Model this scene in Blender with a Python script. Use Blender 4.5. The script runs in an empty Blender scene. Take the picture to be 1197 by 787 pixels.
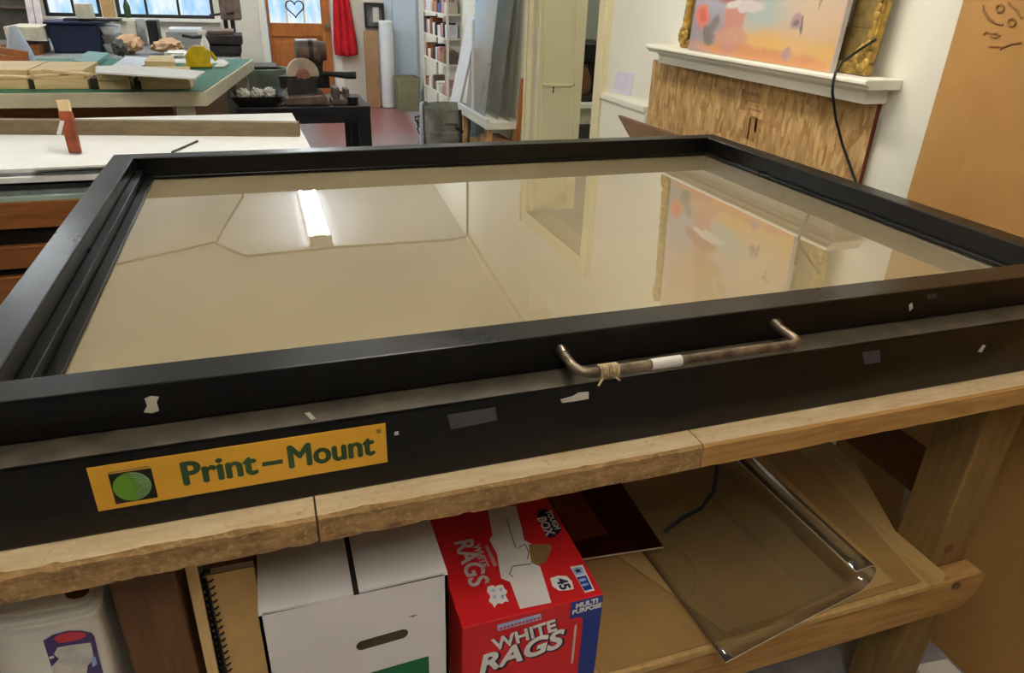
import bpy, bmesh, math, random
from mathutils import Vector, Matrix, noise as mnoise
random.seed(7)
scene = bpy.context.scene
COL = scene.collection
PI = math.pi

# ------------------------------------------------------------------ camera (solved from the photo's lines)
F = 825.872
RC = Matrix(((0.9475370633343745, -0.31817268273809196, 0.030653834456494666),
             (-0.11487296720196945, -0.4284449125660075, -0.8962361063371997),
             (0.298291325743569, 0.8456956313328494, -0.44251687440208687)))
CAM = Vector((0.3362463960716528, -0.7024137405469653, 1.3992806508472748))
CX, CY = 598.5, 393.5
def at(px, py, ax, v):
    """the point of the room seen at pixel (px, py) on the plane ax = v"""
    d = RC.transposed() @ Vector(((px - CX) / F, (py - CY) / F, 1.0))
    i = 'xyz'.index(ax)
    t = (v - CAM[i]) / d[i]
    return CAM + d * t

cd = bpy.data.cameras.new('camera'); cam = bpy.data.objects.new('camera', cd); COL.objects.link(cam)
m3 = Matrix((RC[0], -RC[1], -RC[2])).transposed()
cam.matrix_world = Matrix.Translation(CAM) @ m3.to_4x4()
cd.sensor_width = 36; cd.lens = F / 1197 * 36; cd.clip_start = .02
scene.camera = cam
scene.view_settings.view_transform = 'Standard'
scene.view_settings.look = 'None'
scene.view_settings.exposure = 0.0
scene.view_settings.gamma = 1
scene.view_settings.use_curve_mapping = False

# ------------------------------------------------------------------ materials
def lin(c):
    r = []
    for v in c[:3]:
        v = v / 255
        r.append(v / 12.92 if v <= .04045 else ((v + .055) / 1.055) ** 2.4)
    return (*r, 1)
class NT:
    def __init__(s, name):
        s.m = bpy.data.materials.new(name); s.m.use_nodes = True
        s.t = s.m.node_tree; s.t.nodes.clear(); s.out = s.n('ShaderNodeOutputMaterial')
    def n(s, t, **k):
        x = s.t.nodes.new(t)
        for a, b in k.items(): setattr(x, a, b)
        return x
    def l(s, a, b): s.t.links.new(a, b)
    def val(s, sock, v):
        if hasattr(v, 'is_output'): s.l(v, sock)
        else: sock.default_value = v
    def math(s, op, a, b=0.0, c=0.0, clamp=False):
        x = s.n('ShaderNodeMath', operation=op, use_clamp=clamp)
        s.val(x.inputs[0], a); s.val(x.inputs[1], b); s.val(x.inputs[2], c)
        return x.outputs[0]
    def mix(s, f, a, b):
        x = s.n('ShaderNodeMix', data_type='RGBA')
        s.val(x.inputs[0], f); s.val(x.inputs[6], a); s.val(x.inputs[7], b)
        return x.outputs[2]
    def noise(s, vec, scale, detail=4, rough=.55, dist=0):
        x = s.n('ShaderNodeTexNoise'); s.l(vec, x.inputs['Vector'])
        x.inputs['Scale'].default_value = scale; x.inputs['Detail'].default_value = detail
        x.inputs['Roughness'].default_value = rough; x.inputs['Distortion'].default_value = dist
        return x.outputs[0]
    def ramp(s, f, lo, hi):
        x = s.n('ShaderNodeMapRange'); s.val(x.inputs[0], f); x.inputs[1].default_value = lo; x.inputs[2].default_value = hi
        return x.outputs[0]
    def coord(s, which='Object', scale=(1, 1, 1), rot=(0, 0, 0), loc=(0, 0, 0)):
        x = s.n('ShaderNodeTexCoord'); y = s.n('ShaderNodeMapping')
        y.inputs['Scale'].default_value = scale; y.inputs['Rotation'].default_value = rot; y.inputs['Location'].default_value = loc
        s.l(x.outputs[which], y.inputs[0]); return y.outputs[0]
    def pbr(s, color, rough=.5, metal=0, spec=.5, bump=None, bd=.002, **k):
        p = s.n('ShaderNodeBsdfPrincipled')
        s.val(p.inputs['Base Color'], color); s.val(p.inputs['Roughness'], rough); s.val(p.inputs['Metallic'], metal)
        p.inputs['Specular IOR Level'].default_value = spec
        for a, b in k.items(): s.val(p.inputs[a], b)
        if bump is not None:
            b = s.n('ShaderNodeBump'); b.inputs['Distance'].default_value = bd; b.inputs['Strength'].default_value = .6
            s.l(bump, b.inputs['Height']); s.l(b.outputs[0], p.inputs['Normal'])
        s.l(p.outputs[0], s.out.inputs[0]); return s.m
def flat(name, c, rough=.6, metal=0, var=.10, scale=14, bd=.0006, spec=.4, stretch=(1, 1, 1)):
    """plain colour with procedural mottling"""
    t = NT(name); v = t.coord('Object', stretch); n = t.noise(v, scale)
    f = t.ramp(n, .3, .7)
    a = lin([x * (1 - var) for x in c]); b = lin([min(255, x * (1 + var * .7)) for x in c])
    return t.pbr(t.mix(f, a, b), rough, metal, spec, n, bd)
def wood(name, c, c2, axis='x', scale=9, rough=.6, bd=.0008, spec=.3, ratio=9):
    t = NT(name)
    st = {'x': (1, ratio, ratio), 'y': (ratio, 1, ratio), 'z': (ratio, ratio, 1)}[axis]
    v = t.coord('Object', st); n = t.noise(v, scale, 6, .6, .6); n2 = t.noise(t.coord('Object'), 5, 3)
    f = t.math('ADD', t.ramp(n, .3, .7), t.math('MULTIPLY', t.math('SUBTRACT', n2, .5), .7), clamp=True)
    return t.pbr(t.mix(f, lin(c), lin(c2)), rough, 0, spec, n, bd)
def clear(name, tint=(255, 255, 255), r0=.04, rough=.01, haze=0.0, hazecol=(220, 225, 220), thin=.75, k=1.0):
    """thin clear pane: Schlick reflection over a tinted see-through body"""
    t = NT(name); g = t.n('ShaderNodeNewGeometry')
    d = t.n('ShaderNodeVectorMath', operation='DOT_PRODUCT'); t.l(g.outputs['Incoming'], d.inputs[0]); t.l(g.outputs['Normal'], d.inputs[1])
    c = t.math('SUBTRACT', 1.0, t.math('ABSOLUTE', d.outputs['Value']), clamp=True)
    p = t.math('POWER', c, 5.0)
    fr = t.math('MULTIPLY', t.math('ADD', r0, t.math('MULTIPLY', p, 1 - r0)), k, clamp=True)
    tr = t.n('ShaderNodeBsdfTransparent'); tr.inputs[0].default_value = lin(tint)
    gl = t.n('ShaderNodeBsdfGlossy'); gl.inputs['Roughness'].default_value = rough
    body = tr.outputs[0]
    if haze > 0:
        df = t.n('ShaderNodeBsdfDiffuse'); df.inputs[0].default_value = lin(hazecol)
        mx = t.n('ShaderNodeMixShader'); n = t.noise(t.coord('Object', (1, 1, 1)), 6, 3)
        t.l(t.math('MULTIPLY', t.ramp(n, .2, .8), haze * 1.6, clamp=True), mx.inputs[0]); t.l(tr.outputs[0], mx.inputs[1]); t.l(df.outputs[0], mx.inputs[2]); body = mx.outputs[0]
    ms = t.n('ShaderNodeMixShader'); t.l(fr, ms.inputs[0]); t.l(body, ms.inputs[1]); t.l(gl.outputs[0], ms.inputs[2])
    t.l(ms.outputs[0], t.out.inputs[0]); return t.m
def emit(name, c, s):
    t = NT(name); e = t.n('ShaderNodeEmission'); e.inputs[0].default_value = lin(c); e.inputs[1].default_value = s
    t.l(e.outputs[0], t.out.inputs[0]); return t.m

M = {}
def black_paint():
    t = NT('black paint'); v = t.coord('Object'); n = t.noise(v, 6, 6, .65); n2 = t.noise(t.coord('Object', (1, 4, 4)), 60, 3)
    sc = t.math('MULTIPLY', t.ramp(n2, .66, .74), t.ramp(n, .50, .62))
    col = t.mix(t.math('MULTIPLY', sc, .35), lin((6, 5.5, 5)), lin((70, 62, 54)))
    r = t.math('ADD', .20, t.math('MULTIPLY', n, .22))
    return t.pbr(col, r, 0, .3, n2, .00012)
M['black'] = black_paint()
M['blackedge'] = flat('worn black paint edge', (66, 60, 50), .5, var=.3, scale=30)
M['gasket'] = flat('black foam gasket', (8, 8, 8), .9)
def mat_blanket():
    t = NT('tan rubber blanket'); n = t.noise(t.coord('Object'), 4, 5); n2 = t.noise(t.coord('Object'), 300, 2)
    return t.pbr(t.mix(t.ramp(n, .3, .7), lin((154, 138, 111)), lin((166, 149, 121))), .8, 0, .2, n2, .0004)
M['blanket'] = mat_blanket()
M['glass'] = clear('press glass', (250, 252, 248), .06, .003, k=1.8)
M['steel'] = flat('worn chromed steel', (150, 140, 125), .3, 1, .25, 40)
M['rust'] = flat('rusted steel', (112, 98, 84), .42, .7, .35, 60)
M['tape'] = flat('white tape', (205, 200, 195), .6, var=.05)
M['twine'] = flat('frayed cream twine', (170, 150, 115), .9, var=.3, scale=90)
M['amber'] = flat('amber enamel', (212, 158, 46), .45, var=.07, scale=5)
M['darkgreen'] = flat('dark green ink', (44, 70, 40), .5)
M['logogreen'] = flat('leaf green ink', (88, 132, 32), .5)
M['logoblack'] = flat('black ink', (16, 17, 15), .5)
M['logograyline'] = flat('pale line ink', (120, 138, 110), .5)
M['greytape'] = flat('grey tape', (62, 60, 66), .55)
M['chip'] = flat('bare paint chip', (190, 182, 168), .8)
def bench_front():
    t = NT('rough particle board edge'); n = t.noise(t.coord('Object', (1, 3, 3)), 30, 6, .7); n2 = t.noise(t.coord('Object'), 160, 3); n3 = t.noise(t.coord('Object', (1, 6, 6)), 3, 4)
    a = t.mix(t.ramp(n, .3, .72), lin((98, 72, 44)), lin((168, 134, 88)))
    a = t.mix(t.math('MULTIPLY', t.ramp(n2, .52, .75), .5), a, lin((196, 166, 118)))
    a = t.mix(t.math('MULTIPLY', t.ramp(n3, .5, .8), .5), a, lin((104, 78, 50)))
    return t.pbr(a, .85, 0, .2, n2, .002)
M['bench'] = bench_front()
M['bench2'] = wood('amber pine edge', (146, 108, 58), (190, 148, 90), 'x', 7, .7)
def bench_top():
    t = NT('worn pale board top'); n = t.noise(t.coord('Object', (1, 5, 5)), 14, 6, .65); n2 = t.noise(t.coord('Object'), 90, 3)
    a = t.mix(t.ramp(n, .3, .7), lin((200, 172, 130)), lin((228, 208, 172)))
    a = t.mix(t.math('MULTIPLY', t.ramp(n2, .6, .75), .5), a, lin((150, 120, 84)))
    return t.pbr(a, .8, 0, .2, n2, .0012)
M['benchtop'] = bench_top()
M['leg'] = wood('pale pine post', (110, 86, 46), (138, 110, 64), 'z', 7)
M['legdark'] = wood('shade darkened brown post', (82, 54, 30), (112, 78, 46), 'z', 8)  # the shade on the left post is put into this darker brown
M['ply'] = wood('plywood', (170, 138, 84), (198, 166, 110), 'y', 5)
M['kraft'] = flat('kraft board', (178, 146, 92), .8, var=.06, scale=6)
M['kraft2'] = flat('darker kraft board', (156, 124, 74), .8, var=.07, scale=6)
M['kraftpad'] = flat('kraft cover', (214, 174, 112), .8, var=.07, scale=18, bd=.002)
M['acrylic'] = clear('clear acrylic sheet', (246, 246, 240), .05, .05, .07, (210, 200, 180), k=2.6)
M['acryledge'] = flat('bright acrylic edge', (200, 186, 156), .3)
M['smoke'] = clear('smoked acrylic sheet', (190, 150, 116), .05, .03, .0)
M['whitecard'] = flat('white carton', (226, 222, 220), .7, var=.03, scale=6)
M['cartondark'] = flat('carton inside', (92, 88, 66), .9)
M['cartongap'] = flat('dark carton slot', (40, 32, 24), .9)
M['green'] = flat('printed green', (10, 96, 56), .5, var=.03)
M['red'] = flat('printed red carton', (204, 30, 34), .5, var=.03, scale=4)
M['blue'] = flat('printed blue', (28, 52, 130), .5, var=.04)
M['navyink'] = flat('navy ink', (24, 26, 58), .5)
M['whiteink'] = flat('white ink', (232, 230, 226), .6, var=.02)
M['palegrayink'] = flat('pale grey ink', (186, 186, 184), .6, var=.06, scale=60)
M['paleblue'] = flat('pale blue ink', (156, 180, 222), .5, var=.12, scale=60)
M['cardhole'] = flat('brown hand print', (142, 116, 70), .7, var=.1, scale=50)
M['plastic'] = flat('white plastic', (232, 228, 218), .4, var=.02)
M['purple'] = flat('purple label ink', (74, 54, 110), .5)
M['labelred'] = flat('label red', (206, 62, 74), .5)
M['labelpale'] = flat('label pale print', (206, 202, 192), .6, var=.1, scale=60)
M['wire'] = flat('black wire', (16, 16, 18), .4)
M['paper'] = flat('white paper', (230, 226, 216), .8, var=.03)
M['slat'] = wood('pale slat', (204, 170, 110), (226, 196, 142), 'z', 8)
M['cord'] = flat('black cord', (20, 16, 14), .5)
M['hose'] = flat('grey hose', (168, 158, 138), .4)
M['orange'] = flat('orange plastic', (226, 84, 40), .4)
M['pink'] = flat('dusty pink plastic', (150, 108, 98), .6)

def wallm(name, c, c2):
    t = NT(name); n = t.noise(t.coord('Object'), 1.6, 5); n2 = t.noise(t.coord('Object'), 60, 3)
    return t.pbr(t.mix(t.ramp(n, .35, .65), lin(c), lin(c2)), .75, 0, .25, n2, .001)
M['wall'] = wallm('cream white wall paint', (232, 230, 214), (238, 236, 222))
M['wallback'] = wallm('back wall paint', (222, 214, 196), (230, 224, 208))
M['wallblue'] = wallm('pale blue wall paint', (198, 210, 222), (206, 216, 228))
M['ceiling'] = wallm('ceiling paint', (238, 238, 236), (244, 244, 241))
M['trim'] = wallm('cream trim paint', (226, 216, 174), (234, 224, 186))
M['whitetrim'] = wallm('white trim paint', (232, 228, 212), (240, 236, 222))
M['hall'] = wallm('grey green wall paint', (150, 156, 144), (160, 166, 152))
def floorm():
    t = NT('painted workshop floor'); n = t.noise(t.coord('Object'), 1.4, 5); n2 = t.noise(t.coord('Object'), 12, 5)
    g = t.mix(t.ramp(n2, .3, .7), lin((140, 138, 140)), lin((166, 164, 166)))
    x = t.n('ShaderNodeNewGeometry'); s = t.n('ShaderNodeSeparateXYZ'); t.l(x.outputs['Position'], s.inputs[0])
    e = t.math('ADD', s.outputs[1], t.math('MULTIPLY', n, .8))
    # worn red paint that is left towards the far door
    e2 = t.math('ADD', s.outputs[0], t.math('MULTIPLY', t.math('SUBTRACT', s.outputs[1], 6.5), -.10))
    f = t.math('MULTIPLY', t.ramp(e, 6.0, 7.4), t.ramp(e2, 1.86, 1.80))
    f = t.math('MULTIPLY', f, t.ramp(e2, .7, .9))
    c = t.mix(t.math('MULTIPLY', f, .85), g, lin((140, 78, 70)))
    return t.pbr(c, t.math('ADD', .22, t.math('MULTIPLY', n2, .25)), 0, .5, n2, .0008)
M['floor'] = floorm()
def osb():
    t = NT('oriented strand board')
    def layer(rot, sc, st, loc):
        v = t.coord('Object', st, rot, loc); d = t.n('ShaderNodeTexNoise'); t.l(v, d.inputs['Vector']); d.inputs['Scale'].default_value = 5
        mx = t.n('ShaderNodeMix', data_type='VECTOR'); mx.inputs[0].default_value = .06; t.l(v, mx.inputs[4]); t.l(d.outputs['Color'], mx.inputs[5])
        w = t.n('ShaderNodeTexVoronoi'); t.l(mx.outputs[1], w.inputs['Vector']); w.inputs['Scale'].default_value = sc*1.0
        sp = t.n('ShaderNodeSeparateColor'); t.l(w.outputs['Color'], sp.inputs[0]); return sp
    A = [layer((.45, 0, 0), 26, (.5, 2.2, .8), (0, 0, 0)), layer((-.6, 0, 0), 24, (.5, 2.4, .7), (.3, .2, .6)), layer((1.3, 0, 0), 28, (.5, 2.2, .8), (.7, .5, .1)), layer((.05, 0, 0), 30, (.5, 2.6, .7), (.1, .9, .4))]
    cs = [((164, 128, 78), (198, 162, 108)), ((150, 114, 66), (192, 154, 98)), ((168, 132, 82), (204, 170, 114)), ((146, 108, 62), (206, 172, 120))]
    col = None
    for k, (sp, (a, b)) in enumerate(zip(A, cs)):
        c = t.mix(sp.outputs[0], lin(a), lin(b))
        col = c if col is None else t.mix(t.ramp(sp.outputs[1], .52, .56), col, c)
    fine = t.noise(t.coord('Object', (1, 5, 1)), 70, 4)
    col = t.mix(t.math('MULTIPLY', t.ramp(fine, .55, .75), .4), col, lin((122, 86, 46)))
    big = t.noise(t.coord('Object', (1, 2.2, .8), (.4, 0, 0)), 9, 4)
    col = t.mix(t.math('MULTIPLY', t.ramp(big, .48, .68), .45), col, lin((138, 104, 64)))
    return t.pbr(col, .75, 0, .25, A[0].outputs[0], .001)
M['osb'] = osb()
M['osbedge'] = flat('dark red painted edge', (96, 40, 26), .7)
M['stamp'] = flat('faded stamp ink', (150, 112, 70), .8, var=.25, scale=90)
def brownboard():
    t = NT('brown hardboard'); n = t.noise(t.coord('Object'), 3, 6, .6); n2 = t.noise(t.coord('Object'), 26, 5, .7, 1.2)
    c = t.mix(t.ramp(n, .3, .7), lin((154, 112, 60)), lin((174, 132, 76)))
    c = t.mix(t.math('MULTIPLY', t.ramp(n2, .6, .75), .35), c, lin((130, 84, 40)))
    return t.pbr(c, .6, 0, .3, n2, .0006)
M['brownboard'] = brownboard()
M['burnt'] = flat('burnt line', (138, 98, 52), .7)
M['gold'] = flat('antique gold leaf', (168, 136, 66), .45, .35, .35, 40, .002)
M['golddark'] = flat('dull gold panel', (128, 108, 62), .5, .25, .25, 26, .001)
M['umberwood'] = wood('dark brown plank', (92, 66, 46), (124, 94, 68), 'y', 8)
M['sheetwhite'] = flat('white foam board', (232, 234, 234), .6, var=.02)
M['sheetedge'] = flat('grey board edge', (112, 120, 120), .6, var=.15, scale=40)
M['sheetdark'] = flat('dark glass edge', (44, 52, 54), .3, var=.2)
M['glassedge'] = flat('pale green glass edge', (160, 178, 172), .3)
M['cabwood'] = wood('red brown cabinet wood', (104, 62, 28), (146, 92, 44), 'x', 5, .5)
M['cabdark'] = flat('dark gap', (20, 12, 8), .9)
M['rail'] = wood('grey brown rail', (100, 86, 64), (124, 108, 82), 'x', 6)
M['rustorange'] = flat('rust orange paint', (128, 60, 32), .5, var=.25, scale=30)
M['greymat'] = flat('green cutting mat', (44, 112, 92), .6, var=.05)
M['creamedge'] = flat('cream table edge', (214, 206, 178), .6, var=.04)
M['pine'] = wood('pale pine stock', (206, 178, 126), (230, 206, 160), 'x', 6)
M['pineend'] = flat('pale cut end', (222, 198, 150), .8, var=.06)
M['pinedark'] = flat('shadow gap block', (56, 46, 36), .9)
M['navy'] = flat('navy plastic crate', (16, 28, 62), .45, var=.12)
M['greycounter'] = flat('grey counter', (140, 138, 134), .5, var=.06)
M['yellow'] = flat('yellow plastic', (220, 186, 18), .45, var=.12)
M['machine'] = flat('dark iron machine', (46, 42, 42), .5, .2, .25, 12)
M['machine2'] = flat('brown grey cast iron', (108, 90, 80), .45, .2, .22, 16)
M['blade'] = flat('dusty saw guard', (196, 178, 160), .5, .3, .12, 10)
M['bladehub'] = flat('red brown hub', (150, 98, 80), .6, var=.1)
M['black2'] = flat('black metal table', (18, 18, 22), .4)
M['galv'] = flat('galvanised metal', (146, 146, 134), .5, .15, .25, 9)
M['galvgreen'] = flat('weathered tub', (120, 130, 118), .6, .2, .15, 9)
M['doorwood'] = wood('orange brown door wood', (154, 88, 40), (182, 112, 56), 'z', 5, .45)
M['redcloth'] = flat('red cloth', (188, 18, 30), .85, var=.15, scale=10)
M['olive'] = flat('olive bin', (130, 128, 96), .6, var=.05)
M['tan'] = flat('tan post', (190, 150, 96), .6)
M['pinkwhite'] = flat('pinkish white plank', (214, 198, 196), .6)
M['bag'] = flat('pale blue plastic bag', (190, 200, 222), .5, var=.08, scale=30)
M['darkgray'] = flat('dark grey shelf', (70, 66, 58), .6, var=.15)
M['creambox'] = flat('cream box', (206, 198, 174), .6, var=.06)
M['kpaper'] = flat('crumpled kraft paper', (196, 158, 120), .85, var=.14, scale=20, bd=.01)
M['brownbox'] = flat('brown cardboard', (166, 128, 92), .8, var=.07)
M['liner'] = flat('pale plastic liner', (214, 218, 226), .5)
M['pinkitem'] = flat('rose carton', (188, 140, 140), .7, var=.15, scale=30)
M['blueitem'] = flat('blue tin', (60, 90, 140), .5)
M['tealitem'] = flat('teal pad', (120, 160, 158), .6)
M['purplepaper'] = flat('lilac note paper', (226, 218, 236), .8, var=.03)
M['sheer'] = clear('clear wrap sheet', (236, 240, 240), .05, .12, .34, (222, 226, 226), k=2.0)
M['sheer2'] = clear('grey acrylic panel', (232, 230, 224), .05, .10, .26, (206, 204, 192), k=1.8)
M['bluewrap'] = clear('bluish bubble wrap', (222, 234, 244), .06, .2, .5, (196, 220, 238), k=2)
def windowlit(name, seed):
    t = NT(name); v = t.coord('Object', (3.2, 1, 1.2), (0, 0, 0), (seed, 0, 0)); n = t.noise(v, 2.4, 3, .6); n2 = t.noise(t.coord('Object', (9, 1, 1), (0, 0, 0), (seed, 3, 0)), 1.6, 2)
    c = t.mix(t.ramp(n, .38, .62), lin((150, 206, 246)), lin((228, 242, 250)))
    c = t.mix(t.math('MULTIPLY', t.ramp(n2, .5, .65), .6), c, lin((196, 214, 250)))
    e = t.n('ShaderNodeEmission'); t.l(c, e.inputs[0]); e.inputs[1].default_value = 1.1
    t.l(e.outputs[0], t.out.inputs[0]); return t.m
M['winA'] = windowlit('bright frosted daylight pane', 1.3)
M['winB'] = windowlit('bright curtained daylight pane', 5.1)

# ------------------------------------------------------------------ mesh helpers
class B:
    def __init__(s): s.bm = bmesh.new(); s.mi = 0
    def _mark(s, fs):
        for f in fs: f.material_index = s.mi
    def box(s, x0, x1, y0, y1, z0, z1):
        v = [s.bm.verts.new(p) for p in ((x0,y0,z0),(x1,y0,z0),(x1,y1,z0),(x0,y1,z0),(x0,y0,z1),(x1,y0,z1),(x1,y1,z1),(x0,y1,z1))]
        s._mark([s.bm.faces.new([v[i] for i in q]) for q in ((3,2,1,0),(4,5,6,7),(0,1,5,4),(1,2,6,5),(2,3,7,6),(3,0,4,7))]); return s
    def hexa(s, lo, hi):
        """8 corners: lower quad, upper quad (same winding, counter-clockwise from above)"""
        v = [s.bm.verts.new(p) for p in list(lo) + list(hi)]
        s._mark([s.bm.faces.new([v[i] for i in q]) for q in ((3,2,1,0),(4,5,6,7),(0,1,5,4),(1,2,6,5),(2,3,7,6),(3,0,4,7))]); return s
    def prism(s, poly, vec):
        vec = Vector(vec); a = [s.bm.verts.new(p) for p in poly]; b = [s.bm.verts.new(Vector(p) + vec) for p in poly]
        n = len(a); fs = [s.bm.faces.new(a), s.bm.faces.new(b[::-1])]
        for i in range(n): fs.append(s.bm.faces.new((a[i], b[i], b[(i+1) % n], a[(i+1) % n])))
        s._mark(fs); return s
    def tube(s, pts, r, n=10, closed=False):
        pts = [Vector(p) for p in pts]; rings = []; N = len(pts)
        up = None
        for i, p in enumerate(pts):
            if closed: d = pts[(i+1) % N] - pts[i-1]
            else: d = (pts[min(i+1, N-1)] - pts[max(i-1, 0)])
            d.normalize()
            if up is None: up = d.orthogonal().normalized()
            up = (up - d * up.dot(d)); up = up.normalized() if up.length > 1e-6 else d.orthogonal().normalized()
            w = d.cross(up); rr = r[i] if isinstance(r, (list, tuple)) else r
            rings.append([s.bm.verts.new(p + (up * math.cos(2*PI*k/n) + w * math.sin(2*PI*k/n)) * rr) for k in range(n)])
        fs = []
        for i in range(N if closed else N-1):
            a, b = rings[i], rings[(i+1) % N]
            for k in range(n): fs.append(s.bm.faces.new((a[k], a[(k+1) % n], b[(k+1) % n], b[k])))
        if not closed: fs += [s.bm.faces.new(rings[0][::-1]), s.bm.faces.new(rings[-1])]
        s._mark(fs); return s
    def bar(s, p, q, r, n=12): return s.tube([p, q], r, n)
    def lathe(s, prof, c=(0,0,0), n=28, axis='z'):
        rings = []
        for r, z in prof:
            ring = []
            for k in range(n):
                a = 2*PI*k/n; u, w = r*math.cos(a), r*math.sin(a)
                p = {'z': (u, w, z), 'y': (u, z, w), 'x': (z, u, w)}[axis]
                ring.append(s.bm.verts.new(Vector(p) + Vector(c)))
            rings.append(ring)
        fs = []
        for i in range(len(rings)-1):
            a, b = rings[i], rings[i+1]
            for k in range(n): fs.append(s.bm.faces.new((a[k], a[(k+1) % n], b[(k+1) % n], b[k])))
        fs += [s.bm.faces.new(rings[0][::-1]), s.bm.faces.new(rings[-1])]
        s._mark(fs); return s
    def grid(s, P):
        """P[i][j] surface points"""
        V = [[s.bm.verts.new(p) for p in r] for r in P]; fs = []
        for i in range(len(V)-1):
            for j in range(len(V[0])-1): fs.append(s.bm.faces.new((V[i][j], V[i][j+1], V[i+1][j+1], V[i+1][j])))
        s._mark(fs); return s
    def blob(s, c, rx, ry, rz, seed=0, amp=.25, fr=3, sub=3):
        g = bmesh.ops.create_icosphere(s.bm, subdivisions=sub, radius=1)
        for v in g['verts']:
            k = 1 + amp * mnoise.noise(v.co * fr + Vector((seed, seed*2.1, 0)))
            v.co = Vector((v.co.x*rx*k, v.co.y*ry*k, v.co.z*rz*k)) + Vector(c)
        s._mark({f for v in g['verts'] for f in v.link_faces}); return s
INV = {}
def setp(o, label=None, cat=None, group=None, kind=None):
    if label: o['label'] = label
    if cat: o['category'] = cat
    if group: o['group'] = group
    if kind: o['kind'] = kind
    return o
def thing(name, label, cat, loc, rz=0, group=None):
    o = bpy.data.objects.new(name, None); COL.objects.link(o); o.empty_display_size = .05
    o.location = loc; o.rotation_euler = (0, 0, rz)
    INV[o.name] = (Matrix.Translation(loc) @ Matrix.Rotation(rz, 4, 'Z')).inverted()
    return setp(o, label, cat, group)
def obj(name, b, mats, parent=None, bevel=0, smooth=None, local=False, label=None, cat=None, group=None, kind=None, solid=0, seg=2, sub=0):
    bm = b.bm
    bmesh.ops.recalc_face_normals(bm, faces=bm.faces)
    me = bpy.data.meshes.new(name)
    o = bpy.data.objects.new(name, me); COL.objects.link(o)
    if parent is not None:
        o.parent = parent; inv = INV[parent.name]
        if not local: bmesh.ops.transform(bm, matrix=inv, verts=bm.verts)
        INV[o.name] = inv
    else:
        xs = [v.co for v in bm.verts]
        c = Vector(((min(p.x for p in xs)+max(p.x for p in xs))/2, (min(p.y for p in xs)+max(p.y for p in xs))/2, min(p.z for p in xs)))
        bmesh.ops.translate(bm, vec=-c, verts=bm.verts); o.location = c
        INV[o.name] = Matrix.Translation(-c)
    bm.to_mesh(me); bm.free()
    for m in (mats if isinstance(mats, (list, tuple)) else [mats]): me.materials.append(M[m] if isinstance(m, str) else m)
    if smooth is not None:
        for p in me.polygons: p.use_smooth = True
        me.set_sharp_from_angle(angle=smooth)
    if solid:
        s = o.modifiers.new('thickness', 'SOLIDIFY'); s.thickness = solid; s.offset = 0
    if bevel:
        w = o.modifiers.new('bevel', 'BEVEL'); w.width = bevel; w.segments = seg; w.limit_method = 'ANGLE'; w.angle_limit = .6; w.harden_normals = False
    if sub:
        w = o.modifiers.new('sub', 'SUBSURF'); w.levels = sub; w.render_levels = sub
    return setp(o, label, cat, group, kind)
def copy_tree(o, parent=None):
    c = o.copy(); COL.objects.link(c)
    if parent is not None: c.parent = parent
    for ch in list(o.children): copy_tree(ch, c)
    return c
def text(name, s, size, mats, parent, mtx, label=None, bold=0.0, sx=1.0, shear=0.0, ext=.0003, align='CENTER', fat=0.0, fitw=0):
    """lettering turned into a mesh; mtx places the text's x/y plane in the room"""
    cu = bpy.data.curves.new('lettering', 'FONT'); cu.body = s; cu.size = size; cu.extrude = ext; cu.offset = bold; cu.shear = shear
    cu.align_x = align; cu.align_y = 'CENTER'; cu.resolution_u = 4
    t = bpy.data.objects.new('lettering', cu); COL.objects.link(t)
    dg = bpy.context.evaluated_depsgraph_get(); me = bpy.data.meshes.new_from_object(t.evaluated_get(dg))
    bpy.data.objects.remove(t); bpy.data.curves.remove(cu)
    b = B(); b.bm.from_mesh(me)
    if fat:
        for q, (dx, dy) in enumerate(((fat, 0), (-fat, 0), (0, fat*.6), (0, -fat*.6), (fat*.5, 0), (-fat*.5, 0))):
            n0 = len(b.bm.verts); b.bm.from_mesh(me); b.bm.verts.ensure_lookup_table()
            bmesh.ops.translate(b.bm, vec=(dx/sx, dy, .00003*(q+1)), verts=b.bm.verts[n0:])
    if fitw:
        xs = [v.co.x for v in b.bm.verts]; sx = fitw/(max(xs)-min(xs)); o_ = min(xs)
        bmesh.ops.translate(b.bm, vec=(-o_, 0, 0), verts=b.bm.verts)
    bpy.data.meshes.remove(me)
    bmesh.ops.transform(b.bm, matrix=mtx @ Matrix.Diagonal((sx, 1, 1, 1)), verts=b.bm.verts)
    for f in b.bm.faces: f.material_index = 0
    return obj(name, b, mats, parent, label=label)
def frame_mtx(o, ux, uy):
    ux = Vector(ux).normalized(); uy = Vector(uy); uy = (uy - ux*uy.dot(ux)).normalized(); uz = ux.cross(uy)
    return Matrix(((ux.x, uy.x, uz.x, o[0]), (ux.y, uy.y, uz.y, o[1]), (ux.z, uy.z, uz.z, o[2]), (0, 0, 0, 1)))
def struct(name, b, m, parent=None, **k):
    o = obj(name, b, m, parent, **k)
    if parent is None: o['kind'] = 'structure'
    return o

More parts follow.
